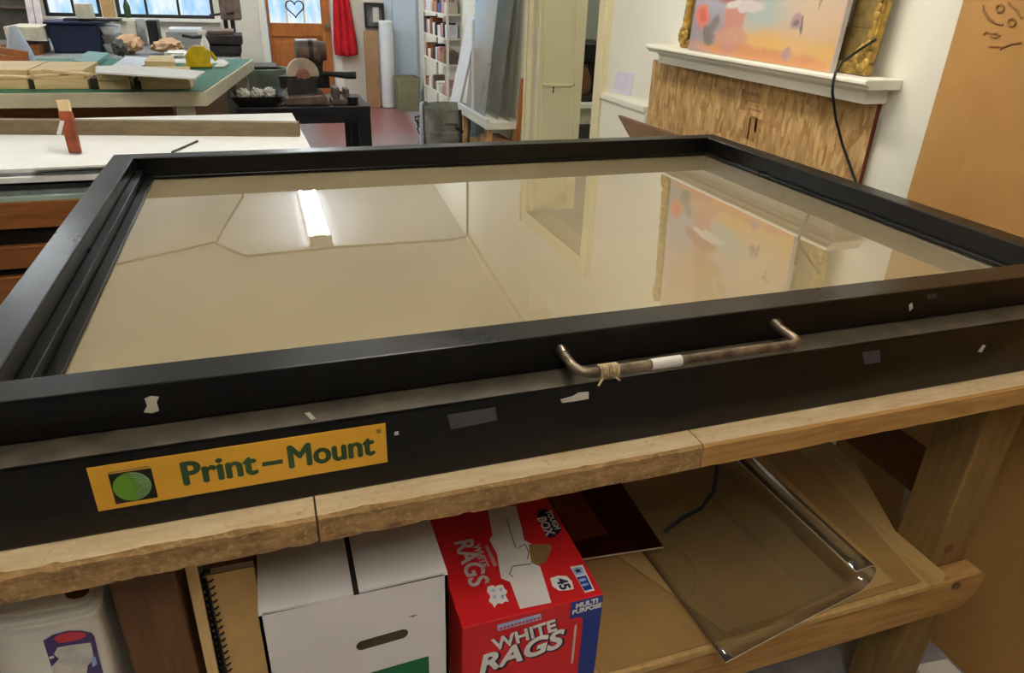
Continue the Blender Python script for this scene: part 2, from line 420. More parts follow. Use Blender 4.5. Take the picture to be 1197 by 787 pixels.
# ================================================================== THE ROOM
XW, YB, XL, YF, ZC = 1.95, 8.75, -3.6, -6.0, 2.76
struct('floor', B().box(XL-.1, 4.3, YF-.1, YB+.1, -.05, 0), 'floor')
struct('ceiling', B().box(XL-.1, 4.3, YF-.1, YB+.1, ZC, ZC+.06), 'ceiling')
struct('wall_left', B().box(XL-.1, XL, YF, YB, 0, ZC), 'wallback')
struct('wall_front', B().box(XL-.1, XW+.14, YF-.1, YF, 0, ZC), wallm('brown panelled wall', (84, 66, 48), (100, 80, 58)))
DJ0, DJ1, DH = 2.715, 3.63, 1.90
TR0, TR1, TZ0, TZ1 = 3.0, 3.55, 2.34, 2.60
b = B()
b.box(XW, XW+.14, YF, DJ0, 0, ZC)
b.box(XW, XW+.14, DJ0, DJ1, DH, TZ0); b.box(XW, XW+.14, DJ0, DJ1, TZ1, ZC)
b.box(XW, XW+.14, DJ0, TR0, TZ0, TZ1); b.box(XW, XW+.14, TR1, DJ1, TZ0, TZ1)
def wbx(y): return XW + (y - DJ1) * .069
b.hexa([(wbx(DJ1),DJ1,0),(wbx(DJ1)+.14,DJ1,0),(wbx(YB)+.14,YB,0),(wbx(YB),YB,0)], [(wbx(DJ1),DJ1,ZC),(wbx(DJ1)+.14,DJ1,ZC),(wbx(YB)+.14,YB,ZC),(wbx(YB),YB,ZC)])
struct('wall_right', b, 'wall')
# back wall with two windows and a door
W1 = (-1.74, -1.20, .975, 1.95); W2 = (-1.05, -.055, .975, 1.95); DD = (.50, 1.25, 0, 2.04)
b = B(); y0, y1 = YB, YB+.12
def wl(x0, x1, z0, z1): b.box(x0, x1, y0, y1, z0, z1)
wl(XL, W1[0], 0, ZC); wl(W1[0], W1[1], 0, W1[2]); wl(W1[0], W1[1], W1[3], ZC); wl(W1[1], W2[0], 0, ZC)
wl(W2[0], W2[1], 0, W2[2]); wl(W2[0], W2[1], W2[3], ZC); wl(W2[1], DD[0], 0, ZC); wl(DD[0], DD[1], DD[3], ZC); wl(DD[1], 1.86, 0, ZC)
struct('wall_back', b, 'wallback')
struct('wall_back_blue', B().box(1.86, 2.36, YB, YB+.12, 0, ZC), 'wallblue')
def window(name, W, pane, muntins):
    fr = B(); x0, x1, z0, z1 = W; f = .035
    fr.box(x0, x1, YB+.01, YB+.08, z0, z0+f); fr.box(x0, x1, YB+.01, YB+.08, z1-f, z1)
    fr.box(x0, x0+f, YB+.01, YB+.08, z0+f, z1-f); fr.box(x1-f, x1, YB+.01, YB+.08, z0+f, z1-f)
    o = struct(name, fr, 'machine', bevel=.004)
    obj('window_pane', B().box(x0+f, x1-f, YB+.05, YB+.06, z0+f, z1-f), pane, o)
    mb = B()
    for u in muntins: mb.box(x0+(x1-x0)*u-.012, x0+(x1-x0)*u+.012, YB+.02, YB+.045, z0+f, z1-f)
    mb.box(x0+f, x1-f, YB+.022, YB+.043, 1.42, 1.44)
    obj('muntin', mb, 'machine', o)
    obj('window_sill', B().box(x0-.06, x1+.06, YB-.07, YB+.01, z0-.035, z0), 'whitetrim', o, bevel=.005)
window('window_1', W1, 'winA', (.5,)); window('window_2', W2, 'winB', (.30, .63))
struct('trim_1', B().box(-1.185, -1.07, YB-.03, YB, .975, 2.0), 'tan')
# front door of the shop
b = B(); x0, x1 = DD[0]+.012, DD[1]-.012; yd = YB+.03
GL = (.545, 1.13, .945, 1.75)
b.box(x0, GL[0], yd, yd+.045, .01, 2.03); b.box(GL[1], x1, yd, yd+.045, .01, 2.03)
b.box(GL[0], GL[1], yd, yd+.045, .80, GL[2]); b.box(GL[0], GL[1], yd, yd+.045, GL[3], 2.03); b.box(GL[0], GL[1], yd, yd+.045, .01, .22)
b.box(GL[0], GL[1], yd+.018, yd+.03, .22, .80)
d1 = struct('door_1', b, 'doorwood', bevel=.004)
obj('door_panel', B().box(GL[0]+.07, GL[1]-.07, yd+.006, yd+.018, .28, .74), 'doorwood', d1, bevel=.005)
obj('door_glass', B().box(GL[0], GL[1], yd+.02, yd+.026, GL[2], GL[3]), 'winA', d1)
b = B()
for u in (.33, .67): b.box(GL[0]+(GL[1]-GL[0])*u-.012, GL[0]+(GL[1]-GL[0])*u+.012, yd-.001, yd+.02, GL[2], GL[3])
b.box(GL[0], GL[1], yd, yd+.018, 1.36, 1.384)
obj('muntin', b, 'whitetrim', d1)
obj('door_knob', B().lathe([(.012, 0), (.012, -.03), (.028, -.04), (.03, -.055), (.02, -.068)], (x1-.05, yd, .92), 16, 'y'), 'steel', d1, smooth=.7)
hx = (GL[0]+GL[1])/2
hp = [(hx + .10*16*math.sin(t)**3/16, yd-.012, 1.11 + .10*(13*math.cos(t)-5*math.cos(2*t)-2*math.cos(3*t)-math.cos(4*t))/16) for t in [2*PI*k/40 for k in range(40)]]
obj('door_ornament', B().tube(hp, .007, 8, True), 'wire', label='heart shaped wire ornament hanging on the door glass', cat='ornament')
b = B(); b.box(DD[0]-.075, DD[0], YB-.03, YB, 0, 2.12); b.box(DD[1], DD[1]+.09, YB-.03, YB, 0, 2.12); b.box(DD[0]-.075, DD[1]+.09, YB-.03, YB, 2.04, 2.12)
struct('trim_2', b, 'whitetrim', bevel=.004)
# the room beyond the side doorway
b = B(); b.box(4.2, 4.3, 2.0, 5.6, 0, ZC); b.box(XW+.14, 4.3, 1.9, 2.0, 0, ZC)
struct('wall_hall', b, 'hall'); struct('wall_hall_back', B().box(wbx(5.3)+.16, 4.3, 5.3, 5.4, 0, ZC), 'hall')
# casing of the doorway in the right wall
b = B(); b.box(XW-.022, XW, DJ0-.105, DJ0, 0, DH+.09); b.box(XW-.022, XW, DJ1, DJ1+.10, 0, DH+.09); b.box(XW-.022, XW, DJ0, DJ1, DH, DH+.09)
b.box(XW-.034, XW-.022, DJ0-.105, DJ0-.08, 0, DH+.09); b.box(XW-.034, XW-.022, DJ1+.075, DJ1+.10, 0, DH+.09)
struct('trim_3', b, 'trim', bevel=.004)
# narrow cream door leaf standing open into the next room
dlf = struct('door_2', B().box(XW+.004, XW+.30, 3.565, 3.605, .01, 1.88), 'trim', bevel=.003)
b = B(); b.box(XW+.03, XW+.045, 3.558, 3.566, .05, 1.84); b.box(XW+.235, XW+.25, 3.558, 3.566, .05, 1.84); b.box(XW+.03, XW+.25, 3.558, 3.566, .86, .875)
obj('moulding', b, 'trim', dlf, bevel=.002)
kp = at(647, 103, 'y', 3.562)
obj('keyhole_plate', B().prism([(kp.x+dx, 3.566, kp.z+dz) for dx, dz in ((-.009,-.03),(.009,-.03),(.011,.0),(.009,.03),(-.009,.03),(-.011,0))], (0,-.004,0)), 'trim', dlf)
obj('keyhole', B().prism([(kp.x+dx, 3.562, kp.z+dz) for dx, dz in ((-.006,-.028),(.004,-.028),(.003,-.006),(.006,.004),(.004,.016),(-.004,.016),(-.006,.004),(-.003,-.006))], (0,-.001,0)), 'wire', dlf)
# wainscot and baseboards
struct('trim_4', B().box(XW-.02, XW, 2.16, DJ0-.106, 0, .925).box(XW-.03, XW, 2.16, DJ0-.106, .925, .95), 'whitetrim', bevel=.003)
struct('baseboard_right', B().box(XW-.016, XW, YF, 2.15, 0, .13), 'whitetrim', bevel=.003)
struct('baseboard_back', B().box(-3.5, .42, YB-.016, YB, 0, .13), 'whitetrim')
b = B().box(XW-.03, XW, YF, DJ1, ZC-.06, ZC-.001)
b.hexa([(wbx(DJ1)-.03,DJ1,ZC-.06),(wbx(DJ1),DJ1,ZC-.06),(wbx(5.58),5.58,ZC-.06),(wbx(5.58)-.03,5.58,ZC-.06)], [(wbx(DJ1)-.03,DJ1,ZC-.001),(wbx(DJ1),DJ1,ZC-.001),(wbx(5.58),5.58,ZC-.001),(wbx(5.58)-.03,5.58,ZC-.001)])
struct('trim_5', b, 'trim')
# cables run along the ceiling and down the wall
ZK = ZC - .012
def cable(name, pts, label, r=.011):
    obj(name, B().tube(pts, r, 8), 'machine', label=label, cat='cable')
cable('ceiling_cable', [(-1.6, 5.30, ZK), (-1.0, 5.62, ZK), (-.22, 6.05, ZK), (-.05, 5.75, ZK), (.06, 5.60, ZK), (.9, 5.66, ZK), (1.9, 5.62, ZK), (wbx(5.62)-.014, 5.62, ZK-.02), (wbx(5.62)-.014, 5.62, 2.3), (wbx(5.62)-.014, 5.64, 1.6)], 'grey cable running across the ceiling and down the side wall')
cable('ceiling_cable', [(-.20, 6.075, ZK), (-.10, 6.8, ZK), (.02, 7.6, ZK), (.03, 8.6, ZK)], 'grey cable branching along the ceiling towards the back wall')

# fluorescent fittings: the tubes themselves light the shop
def fluoro(x, y, L, color, glow, label):
    t = thing('fluorescent_light', label, 'ceiling light', (x, y, ZC-.09), 0, None)
    b = B().prism([(x-.115, y-L/2, ZC-.001), (x+.115, y-L/2, ZC-.001), (x+.09, y-L/2, ZC-.040), (x-.09, y-L/2, ZC-.040)], (0, L, 0))
    obj('housing', b, 'whitetrim', t)
    for e in (-1, 1): obj('end_cap', B().box(x-.10, x+.10, y+e*(L/2-.012)-.012, y+e*(L/2-.012)+.012, ZC-.098, ZC-.0405), 'whitetrim', t)
    m = emit('fluorescent tube', color, glow)
    for dx in (-.074, .074):
        obj('tube', B().bar((x+dx, y-L/2+.0245, ZC-.072), (x+dx, y+L/2-.0245, ZC-.072), .017), m, t)
COOL = (238, 246, 255); WARM = (255, 249, 238)
fluoro(.712, 6.75, 2.0, COOL, 66, 'twin tube fluorescent light on the ceiling before the door')
fluoro(-1.9, 6.75, 2.0, COOL, 66, 'twin tube fluorescent light over the back bench')
fluoro(-1.9, 2.4, 2.0, WARM, 34, 'twin tube fluorescent light over the white topped cabinet')
fluoro(.70, 1.15, 1.5, WARM, 76, 'twin tube fluorescent light over the press')
fluoro(.30, -1.25, 1.2, WARM, 88, 'twin tube fluorescent light nearest the front of the shop')
ld = bpy.data.lights.new('hall_fill', 'POINT'); ld.energy = 30; ld.color = (1, .95, .85); ld.shadow_soft_size = .12  # bare point light added to brighten the room beyond, no fitting modelled
lo = bpy.data.objects.new('hall_fill', ld); COL.objects.link(lo); lo.location = (3.1, 3.4, 2.4)
wld = bpy.data.worlds.new('world'); scene.world = wld; wld.use_nodes = True
wld.node_tree.nodes['Background'].inputs[0].default_value = (.55, .75, 1, 1); wld.node_tree.nodes['Background'].inputs[1].default_value = .6

# ================================================================== THE WORK TABLE
TH = .88; YT = -.0746; TT = .0377
XT0, XT1, YT1 = -.10, 1.72, 1.30
tbl = thing('work_table', 'rough board work table carrying the black press, with a shelf below', 'table', (.8, .6, 0))
def board(x0, x1, seed, mats, jag):
    b = B(); bm = b.bm; n = max(4, int((x1-x0)/.006)); rings = []
    for i in range(n+1):
        x = x0 + (x1-x0)*i/n
        q = Vector((x*14, seed, 0)); q2 = Vector((x*60, seed+5, 0))
        d = .0016*mnoise.noise(q)
        c1 = jag*(max(0, mnoise.noise(q)+.1)*.006 + max(0, mnoise.noise(q2)-.05)*.008)
        c2 = jag*(max(0, mnoise.noise(q+Vector((0, 9, 0))))*.006 + max(0, mnoise.noise(q2+Vector((0, 9, 0)))-.1)*.008)
        pr = [(YT1, TH-TT), (YT1, TH), (YT+.02, TH), (YT+.004+c1*.7, TH-.0004), (YT+d, TH-.003-c1*.8), (YT+d+.001, TH-TT*.5), (YT+d, TH-TT+.003+c2), (YT+.005+c2, TH-TT)]
        rings.append([bm.verts.new((x, y, z)) for y, z in pr])
    K = len(rings[0])
    for i in range(n):
        for k in range(K):
            f = bm.faces.new((rings[i][k], rings[i+1][k], rings[i+1][(k+1) % K], rings[i][(k+1) % K]))
            f.material_index = 1 if k in (1, 2) else 0
    bm.faces.new(rings[0]); bm.faces.new(rings[-1][::-1])
    return obj('top_board', b, mats, tbl, smooth=.5)
s1 = at(370, 602, 'y', YT).x; s2 = at(825, 512, 'y', YT).x
board(XT0, s1-.0014, 1.0, ('bench', 'benchtop'), 1.0)
board(s1+.0008, s2-.0008, 4.0, ('bench', 'benchtop'), .7)
board(s2+.0008, XT1, 8.0, ('bench2', 'benchtop'), .25)
ZL = TH - TT
def leg(x0, x1, y0, y1, m='leg'):
    obj('leg', B().box(x0, x1, y0, y1, 0, ZL), m, tbl, bevel=.004)
leg(1.452, 1.540, .0, .089); LX1 = at(215, 715, 'y', 0).x; leg(.108, LX1, .0, .10, 'legdark'); leg(1.452, 1.540, 1.12, 1.21); leg(.10, .19, 1.12, 1.21, 'legdark')
ZS = .424
obj('stretcher', B().prism([(-.3, -.039, ZS-.088), (1.515, -.039, ZS-.088), (1.548, -.039, ZS-.060), (1.556, -.039, ZS-.012), (1.540, -.039, ZS), (-.3, -.039, ZS)], (0, .038, 0)), 'bench2', tbl, bevel=.003)
obj('stretcher', B().box(-.3, 1.56, 1.21, 1.248, ZS-.088, ZS), 'bench2', tbl, bevel=.003)
# shelf board (notched round the right legs)
obj('shelf', B().prism([(-.3, -.046, ZS), (1.430, -.046, ZS), (1.4515, -.030, ZS), (1.4515, .09, ZS), (1.545, .30, ZS), (1.56, 1.11, ZS), (-.3, 1.11, ZS)], (0, 0, .016)), 'ply', tbl, bevel=.003)
SZ = ZS + .016
obj('side_rail', B().box(1.542, 1.58, .066, 1.20, .47, .56), 'legdark', tbl, bevel=.003)
obj('side_rail', B().box(.112, .150, .10, 1.20, .47, .56), 'umberwood', tbl, bevel=.003)
bp = at(1117, 671, 'y', -.04)
obj('bolt', B().lathe([(.009, 0), (.009, -.004), (.005, -.006)], (1.478, -.039, .410), 12, 'y'), 'steel', tbl)
obj('knot', B().lathe([(.011, 0), (.011, -.0008)], (1.483, 0.0, .462), 14, 'y'), 'legdark', tbl)

# ================================================================== THE VACUUM PRESS
H0 = TH; ZB = TH + .0965; ZLB = TH + .0995; ZLT = TH + .1471; FW = .0472; DPR = 1.1441; YBASE = -.0389
pr = thing('vacuum_press', 'large black vacuum mounting press with a glass lid lying on the work table', 'press', (.8, .55, TH))
b = B(); b.box(-.036, 1.636, YBASE, DPR+.036, TH+.0005, ZB)
obj('base', b, 'black', pr, bevel=.003)
b = B(); bm = b.bm
def ringg(o, z): return [bm.verts.new(p) for p in ((o, o, z), (1.6-o, o, z), (1.6-o, DPR-o, z), (o, DPR-o, z))]
G_ = [ringg(.010, ZB), ringg(.010, ZLB), ringg(.028, ZLB), ringg(.028, ZB)]
for a in range(4):
    for k in range(4): bm.faces.new((G_[a][k], G_[a][(k+1) % 4], G_[(a+1) % 4][(k+1) % 4], G_[(a+1) % 4][k]))
obj('gasket', b, 'gasket', pr)
obj('base_ledge', B().box(-.034, 1.634, YBASE+.0012, .009, ZB, ZB+.0007), 'blackedge', pr, label='worn grey brown ledge under the lid')
# the mitred lid frame
b = B(); bm = b.bm
def ringv(o, z): return [bm.verts.new(p) for p in ((o, o, z), (1.6-o, o, z), (1.6-o, DPR-o, z), (o, DPR-o, z))]
R_ = [ringv(0, ZLB), ringv(0, ZLT), ringv(FW, ZLT), ringv(FW, ZLB)]
for a in range(4):
    for k in range(4): bm.faces.new((R_[a][k], R_[a][(k+1) % 4], R_[(a+1) % 4][(k+1) % 4], R_[(a+1) % 4][k]))
lid = obj('lid_frame', b, 'black', pr, bevel=.0022)
GZ = TH + .0985
def strip(x0, x1, y0, y1, z1): obj('glazing_strip', B().box(x0, x1, y0, y1, GZ+.0015, z1), 'black', pr, bevel=.0015)
strip(FW+.0005, FW+.017, FW+.008, DPR-FW-.0005, GZ+.022); strip(FW+.0175, FW+.036, FW+.008, DPR-FW-.0005, GZ+.006)
strip(1.6-FW-.009, 1.6-FW-.0005, FW+.008, DPR-FW-.008, GZ+.009)
strip(FW+.037, 1.6-FW-.010, DPR-FW-.0065, DPR-FW-.0005, GZ+.007); strip(FW+.037, 1.6-FW-.010, FW+.0005, FW+.0075, GZ+.007)
obj('glass', B().box(FW-.006, 1.6-FW+.006, FW-.006, DPR-FW+.006, GZ-.0025, GZ+.0012), 'glass', pr)
obj('blanket', B().box(.03, 1.57, .03, DPR-.03, ZB+.0002, GZ-.003+.0002), 'blanket', pr)
# the pull handle on the lid's front
hz0, hz1 = 1.0045, .9975; hx0, hx1 = .648, .960
pts = [(hx0, .003, hz0), (hx0, -.016, hz0-.001)]
for k in range(7):
    a = PI/2*k/6; pts.append((hx0+.016-.016*math.cos(a), -.030-.020*math.sin(a), hz0-.002-.005*k/6))
pts += [(.80, -.0505, hz1)]
for k in range(7):
    a = PI/2*k/6; pts.append((hx1-.008+.008*math.sin(a), -.042-.0085*math.cos(a), hz1+.003*k/6))
pts += [(hx1, -.016, hz1+.004), (hx1, .003, hz1+.005)]
hd = obj('handle', B().tube(pts, .0062, 12), 'rust', pr, smooth=.8)
obj('bright_grip', B().bar((.688, -.0505, hz1), (.742, -.0505, hz1), .0066, 14), 'steel', hd, smooth=.8)
obj('tape_band', B().bar((.744, -.0505, hz1), (.785, -.0505, hz1), .0072, 14), 'tape', hd, smooth=.8, label='white tape band')
b = B()
for k in range(7):
    x = .677 + .0035*k; b.tube([(x, -.0505+.0078*math.cos(t), hz1+.0078*math.sin(t)) for t in [2*PI*j/12 for j in range(12)]], .0017, 6, True)
b.bar((.680, -.056, hz1-.004), (.672, -.060, hz1-.013), .0014, 6); b.bar((.693, -.056, hz1-.004), (.700, -.060, hz1-.010), .0014, 6)
obj('twine_wrap', b, 'twine', hd, smooth=.8)
for x, z in ((hx0, hz0), (hx1, hz1+.005)):
    obj('mounting_collar', B().lathe([(.0095, .001), (.0095, -.004), (.0068, -.009), (.006, -.012)], (x, 0, z), 14, 'y'), 'steel', hd, smooth=.6)
# name plate
yp = YBASE - .0012
q = [at(102.5, 547, 'y', yp), at(451.5, 494, 'y', yp), at(453, 540, 'y', yp), at(115, 598, 'y', yp)]
npz0, npz1, npx0, npx1 = .9108, .9645, .1325, .4255
plate = obj('name_plate', B().prism([(npx0, YBASE, npz0), (npx1, YBASE, npz0+.001), (npx1, YBASE, npz1), (npx0, YBASE, npz1)], (0, -.0012, 0)), 'amber', pr, bevel=.0004, label='amber name plate with dark green lettering')
def on_plate(name, poly, m, d=.0003, lvl=0, label=None): return obj(name, B().prism([(x, yp-lvl*.0002, z) for x, z in poly], (0, -d, 0)), m, plate, label=label)
lx0, lx1, lz0, lz1 = .1495, .1885, .9165, .9535
on_plate('emblem', [(lx0, lz0), (lx1, lz0), (lx1, lz1), (lx0, lz1)], 'logoblack', label='black square emblem with a green disc')
lcx, lcz = (lx0+lx1)/2-.001, (lz0+lz1)/2; lr = .0175
on_plate('emblem_disc', [(lcx+lr*math.cos(2*PI*k/36), lcz+lr*math.sin(2*PI*k/36)) for k in range(36)], 'logogreen', .0005)
b = B()
for r in (.0165, .0135, .0105, .0075, .0045):
    b.tube([(lcx+.002*(1-r/.0165)*3+r*math.cos(t), yp-.0006, lcz+r*math.sin(t)) for t in [-PI/2+PI*j/14 for j in range(15)]], .00055, 6)
obj('emblem_rings', b, 'logograyline', plate)
b = B().prism([(lx0, yp, lz1+.0012), (lx1-.001, yp, lz1+.0016), (lx1-.001, yp, lz1+.0032), (lx0, yp, lz1+.0028)], (0, -.0003, 0))
obj('small_print', b, 'cardhole', plate)
for word, u0, u1 in (('Print', .2146, .2885), ('Mount', .3195, .4125)):
    text('lettering', word, .0405, 'darkgreen', plate, frame_mtx((u0, yp, .9383), (1, 0, 0), (0, 0, 1)), fat=.0016, fitw=u1-u0)
on_plate('dash', [(.2930, .9335), (.3140, .9335), (.3140, .9387), (.2930, .9387)], 'darkgreen')
text('registered_mark', '®', .008, 'darkgreen', plate, frame_mtx((.4175, yp, .955), (1, 0, 0), (0, 0, 1)))
# scraps of tape and chips on the black front
def scrap(name, pxs, y, m, label=None):
    obj(name, B().prism([at(a, c, 'y', y) for a, c in pxs], (0, -.0006, 0)), m, pr, label=label)
scrap('tape_scrap', [(523, 485), (579, 476), (581, 491), (527, 502)], YBASE, 'greytape', 'grey tape strip')
scrap('tape_scrap', [(1008, 412), (1028, 409), (1029, 423), (1010, 426)], YBASE, 'greytape', 'dark grey tape patch')
scrap('paint_chip', [(655, 467), (670, 463), (676, 459), (688, 458), (688, 466), (672, 469), (657, 471)], YBASE, 'chip')
scrap('paint_chip', [(169, 466), (176, 463), (186, 464), (183, 470), (186, 480), (178, 483), (168, 482), (172, 474)], 0, 'chip')
scrap('paint_chip', [(356, 483), (362, 482), (369, 489), (364, 491)], YBASE, 'chip')
scrap('paint_chip', [(461, 505), (466, 504), (466, 508), (461, 509)], YBASE, 'chip')
scrap('paint_chip', [(1062, 357), (1066, 354), (1067, 360), (1063, 364)], 0, 'chip')
scrap('paint_chip', [(1143, 411), (1149, 403), (1152, 404), (1147, 412)], YBASE, 'chip')
scrap('paint_chip', [(1083, 345), (1094, 343), (1095, 348), (1085, 350)], 0, 'greytape')

# ================================================================== UNDER THE TABLE
# white carton with two top flaps and a hand hole
wx0, wx1, wy0, wy1, wz1 = .2625, .4945, -.036, .33, .717
wc = thing('white_carton', 'white cardboard carton with a hand hole and green print, on the shelf', 'box', ((wx0+wx1)/2, .15, SZ))
hc = (at(447, 748, 'y', wy0)); hw, hh = .034, .0085
b = B(); bm = b.bm
# front face with a slot cut out: fan of quads between slot outline and the face outline
N = 24; sl = []; out = []
for k in range(N):
    a = 2*PI*k/N; ca, sa = math.cos(a), math.sin(a)
    px_ = hc.x + (hw-hh)*(1 if ca > 0.001 else (-1 if ca < -.001 else 0)) + hh*ca; pz_ = hc.z + hh*sa + (px_-hc.x)*.06
    sl.append(bm.verts.new((px_, wy0, pz_)))
corners = [(wx1, wz1), (wx0, wz1), (wx0, SZ+.001), (wx1, SZ+.001)]
def edgept(a):
    ca, sa = math.cos(a), math.sin(a); ts = []
    if ca > 1e-6: ts.append((wx1-hc.x)/ca)
    if ca < -1e-6: ts.append((wx0-hc.x)/ca)
    if sa > 1e-6: ts.append((wz1-hc.z)/sa)
    if sa < -1e-6: ts.append((SZ+.001-hc.z)/sa)
    t = min(ts); return (hc.x+ca*t, hc.z+sa*t)
angs = [math.atan2(z-hc.z, x-hc.x) for x, z in corners]
for k in range(N):
    a0, a1 = 2*PI*k/N, 2*PI*(k+1)/N
    p0, p1 = edgept(a0), edgept(a1); mid = []
    for (x, z), an in zip(corners, angs):
        an %= 2*PI
        if a0 < an < a1: mid.append((x, z))
    vs = [sl[k], bm.verts.new((p0[0], wy0, p0[1]))] + [bm.verts.new((x, wy0, z)) for x, z in mid] + [bm.verts.new((p1[0], wy0, p1[1])), sl[(k+1) % N]]
    bm.faces.new(vs)
b.box(wx0, wx0+.004, wy0, wy1, SZ+.001, wz1); b.box(wx1-.004, wx1, wy0, wy1, SZ+.001, wz1); b.box(wx0, wx1, wy1-.004, wy1, SZ+.001, wz1); b.box(wx0, wx1, wy0+.001, wy1, SZ+.001, SZ+.005)
obj('body', b, 'whitecard', wc)
obj('slot_shade', B().box(wx0+.006, wx1-.006, wy0+.006, wy1-.006, wz1-.006, wz1-.003), 'cartongap', wc)  # dark sheet put in as the shade inside the flap gap
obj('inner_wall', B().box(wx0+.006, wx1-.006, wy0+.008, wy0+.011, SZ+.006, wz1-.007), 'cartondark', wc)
gx = at(412, 668, 'z', wz1).x
obj('flap', B().hexa([(wx0, wy0+.003, wz1-.0015), (gx-.0035, wy0+.003, wz1-.004), (gx-.0035, wy1, wz1-.002), (wx0, wy1, wz1-.001)], [(wx0, wy0+.003, wz1+.002), (gx-.0035, wy0+.003, wz1-.0005), (gx-.0035, wy1, wz1+.002), (wx0, wy1, wz1+.0025)]), 'whitecard', wc)
obj('flap', B().hexa([(gx+.0035, wy0+.004, wz1-.003), (wx1, wy0+.003, wz1-.001), (wx1, wy1, wz1-.001), (gx+.0035, wy1, wz1-.002)], [(gx+.0035, wy0+.004, wz1+.0005), (wx1, wy0+.003, wz1+.003), (wx1, wy1, wz1+.0025), (gx+.0035, wy1, wz1+.002)]), 'whitecard', wc)
gl = [at(436, 789, 'y', wy0), at(501, 767, 'y', wy0)]
obj('green_print', B().prism([(gl[0].x-.012, wy0-.0002, gl[1].z-.10), (gl[1].x, wy0-.0002, gl[1].z-.10), (gl[1].x, wy0-.0002, gl[1].z), (gl[0].x-.012, wy0-.0002, gl[1].z-.004)], (0, -.0004, 0)), 'green', wc, label='green printed panel')
sc_ = at(484, 755, 'y', wy0)
obj('scuff', B().prism([(sc_.x+dx, wy0-.0001, sc_.z+.055+dz) for dx, dz in ((-.006, 0), (0, .0015), (.007, .0005), (0, -.001))], (0, -.0002, 0)), 'cartondark', wc)
# crease lines of the carton
for px_ in (398, 457):
    p = at(px_, 700, 'y', wy0); obj('crease', B().box(p.x-.0006, p.x+.0006, wy0-.0004, wy0, hc.z+.016, wz1-.004), 'paper', wc)

# red box of rags
rx0, rx1, ry0, ry1, rz1 = .5125, .7225, -.042, .26, .620
rb = thing('rag_box', 'red and blue printed box of white rags beside the white carton', 'box', ((rx0+rx1)/2, .1, SZ))
obj('carton', B().box(rx0, rx1, ry0, ry1, SZ+.0005, rz1), 'red', rb, bevel=.0015)
def top_decal(name, pxs, m, lvl=1, label=None):
    z = rz1 + .0003*lvl
    obj(name, B().prism([at(a, c, 'z', z) for a, c in pxs], (0, 0, .0003)), m, rb, label=label)
def front_decal(name, pxs, m, lvl=1, label=None):
    y = ry0 - .0003*lvl
    obj(name, B().prism([at(a, c, 'y', y) for a, c in pxs], (0, -.0003, 0)), m, rb, label=label)
z15 = lambda L, ox, oy, s: [(ox+a/s, oy+c/s) for a, c in L]
K = lambda L: z15(L, 450, 560, 3.42)
top_decal('rag_picture', K([(408,110),(525,110),(530,135),(548,200),(556,245),(590,262),(600,330),(583,335),(620,350),(665,495),(540,520),(500,412),(465,398),(458,365),(448,300),(418,245),(430,225)]), 'whiteink', 1, 'picture of a white rag held in a hand')
top_decal('hand_picture', K([(575,262),(655,262),(668,275),(660,295),(640,335),(605,345),(585,335)]), 'cardhole', 2)
for pts in (K([(486,160),(512,245),(524,275)]), K([(535,275),(560,262),(575,290),(570,320)]), K([(585,340),(545,345),(510,350),(498,380),(512,392)])):
    b = B().tube([at(a, c, 'z', rz1+.0007) for a, c in pts], .0007, 6); obj('picture_line', b, 'navyink', rb)
def top_text(s, px_, py_, size, m, lvl=2, bold=.0, sx=1, ang=0, name='lettering', dx=0, dy=0):
    p = at(px_, py_, 'z', rz1+.0003*lvl); ux = Vector((math.sin(ang), -math.cos(ang), 0)); uy = Vector((math.cos(ang), math.sin(ang), 0))
    text(name, s, size, m, rb, frame_mtx(p + ux*dx + uy*dy, ux, uy), bold=bold, sx=sx)
top_text('RAGS', 549.5, 657, .042, 'palegrayink', 2, .0008, .95)
top_text('WHITE', 561.5, 650, .0165, 'palegrayink', 2, .0003, .95)
top_decal('banner', K([(398,268),(410,265),(450,345),(436,352)]), 'pinkitem', 2)
top_decal('badge_backing', K([(608,128),(640,118),(682,148),(706,205),(690,222),(672,236),(648,232),(632,200),(612,170)]), 'navyink', 1)  # dark printed ground behind the badge lettering
top_text('TOUGH', 646, 608, .0135, 'whiteink', 3, .0003, .95); top_text('BOX', 637.5, 615, .021, 'whiteink', 3, .0006, 1.0)
top_decal('burst', K([(410,432),(432,425),(440,432),(455,425),(470,424),(478,440),(490,450),(482,465),(495,492),(480,490),(470,500),(450,498),(438,515),(428,500),(415,490),(422,470),(408,450)]), 'whiteink', 1, 'white starburst badge')
for L in ([(425,445),(440,440),(436,455)],[(455,440),(470,436),(465,452)],[(430,470),(445,462),(442,480)],[(462,468),(478,462),(472,482)]): top_decal('burst_print', K(L), 'paleblue', 2)
top_decal('leaf_badge', K([(660,398),(690,388),(725,388),(748,410),(755,440),(735,445),(695,447),(670,430)]), 'whiteink', 1, 'white leaf shaped badge reading 45')
top_text('45', 658, 683, .022, 'navyink', 2, .0008, 1.0)
top_decal('badge_panel', K([(740,352),(790,344),(838,446),(800,456)]), 'whiteink', 1, 'white edged blue badge')
top_decal('badge_fill', K([(746,358),(786,351),(800,380),(762,388)]), 'paleblue', 2); top_decal('badge_fill', K([(766,394),(803,386),(830,440),(798,448)]), 'blue', 2)
for L in ([(775,402),(800,396),(805,406),(780,412)],[(785,422),(810,416),(814,424),(790,430)]): top_decal('badge_print', K(L), 'paleblue', 3)
sp = at(675.5, 667.5, 'z', rz1+.0012)
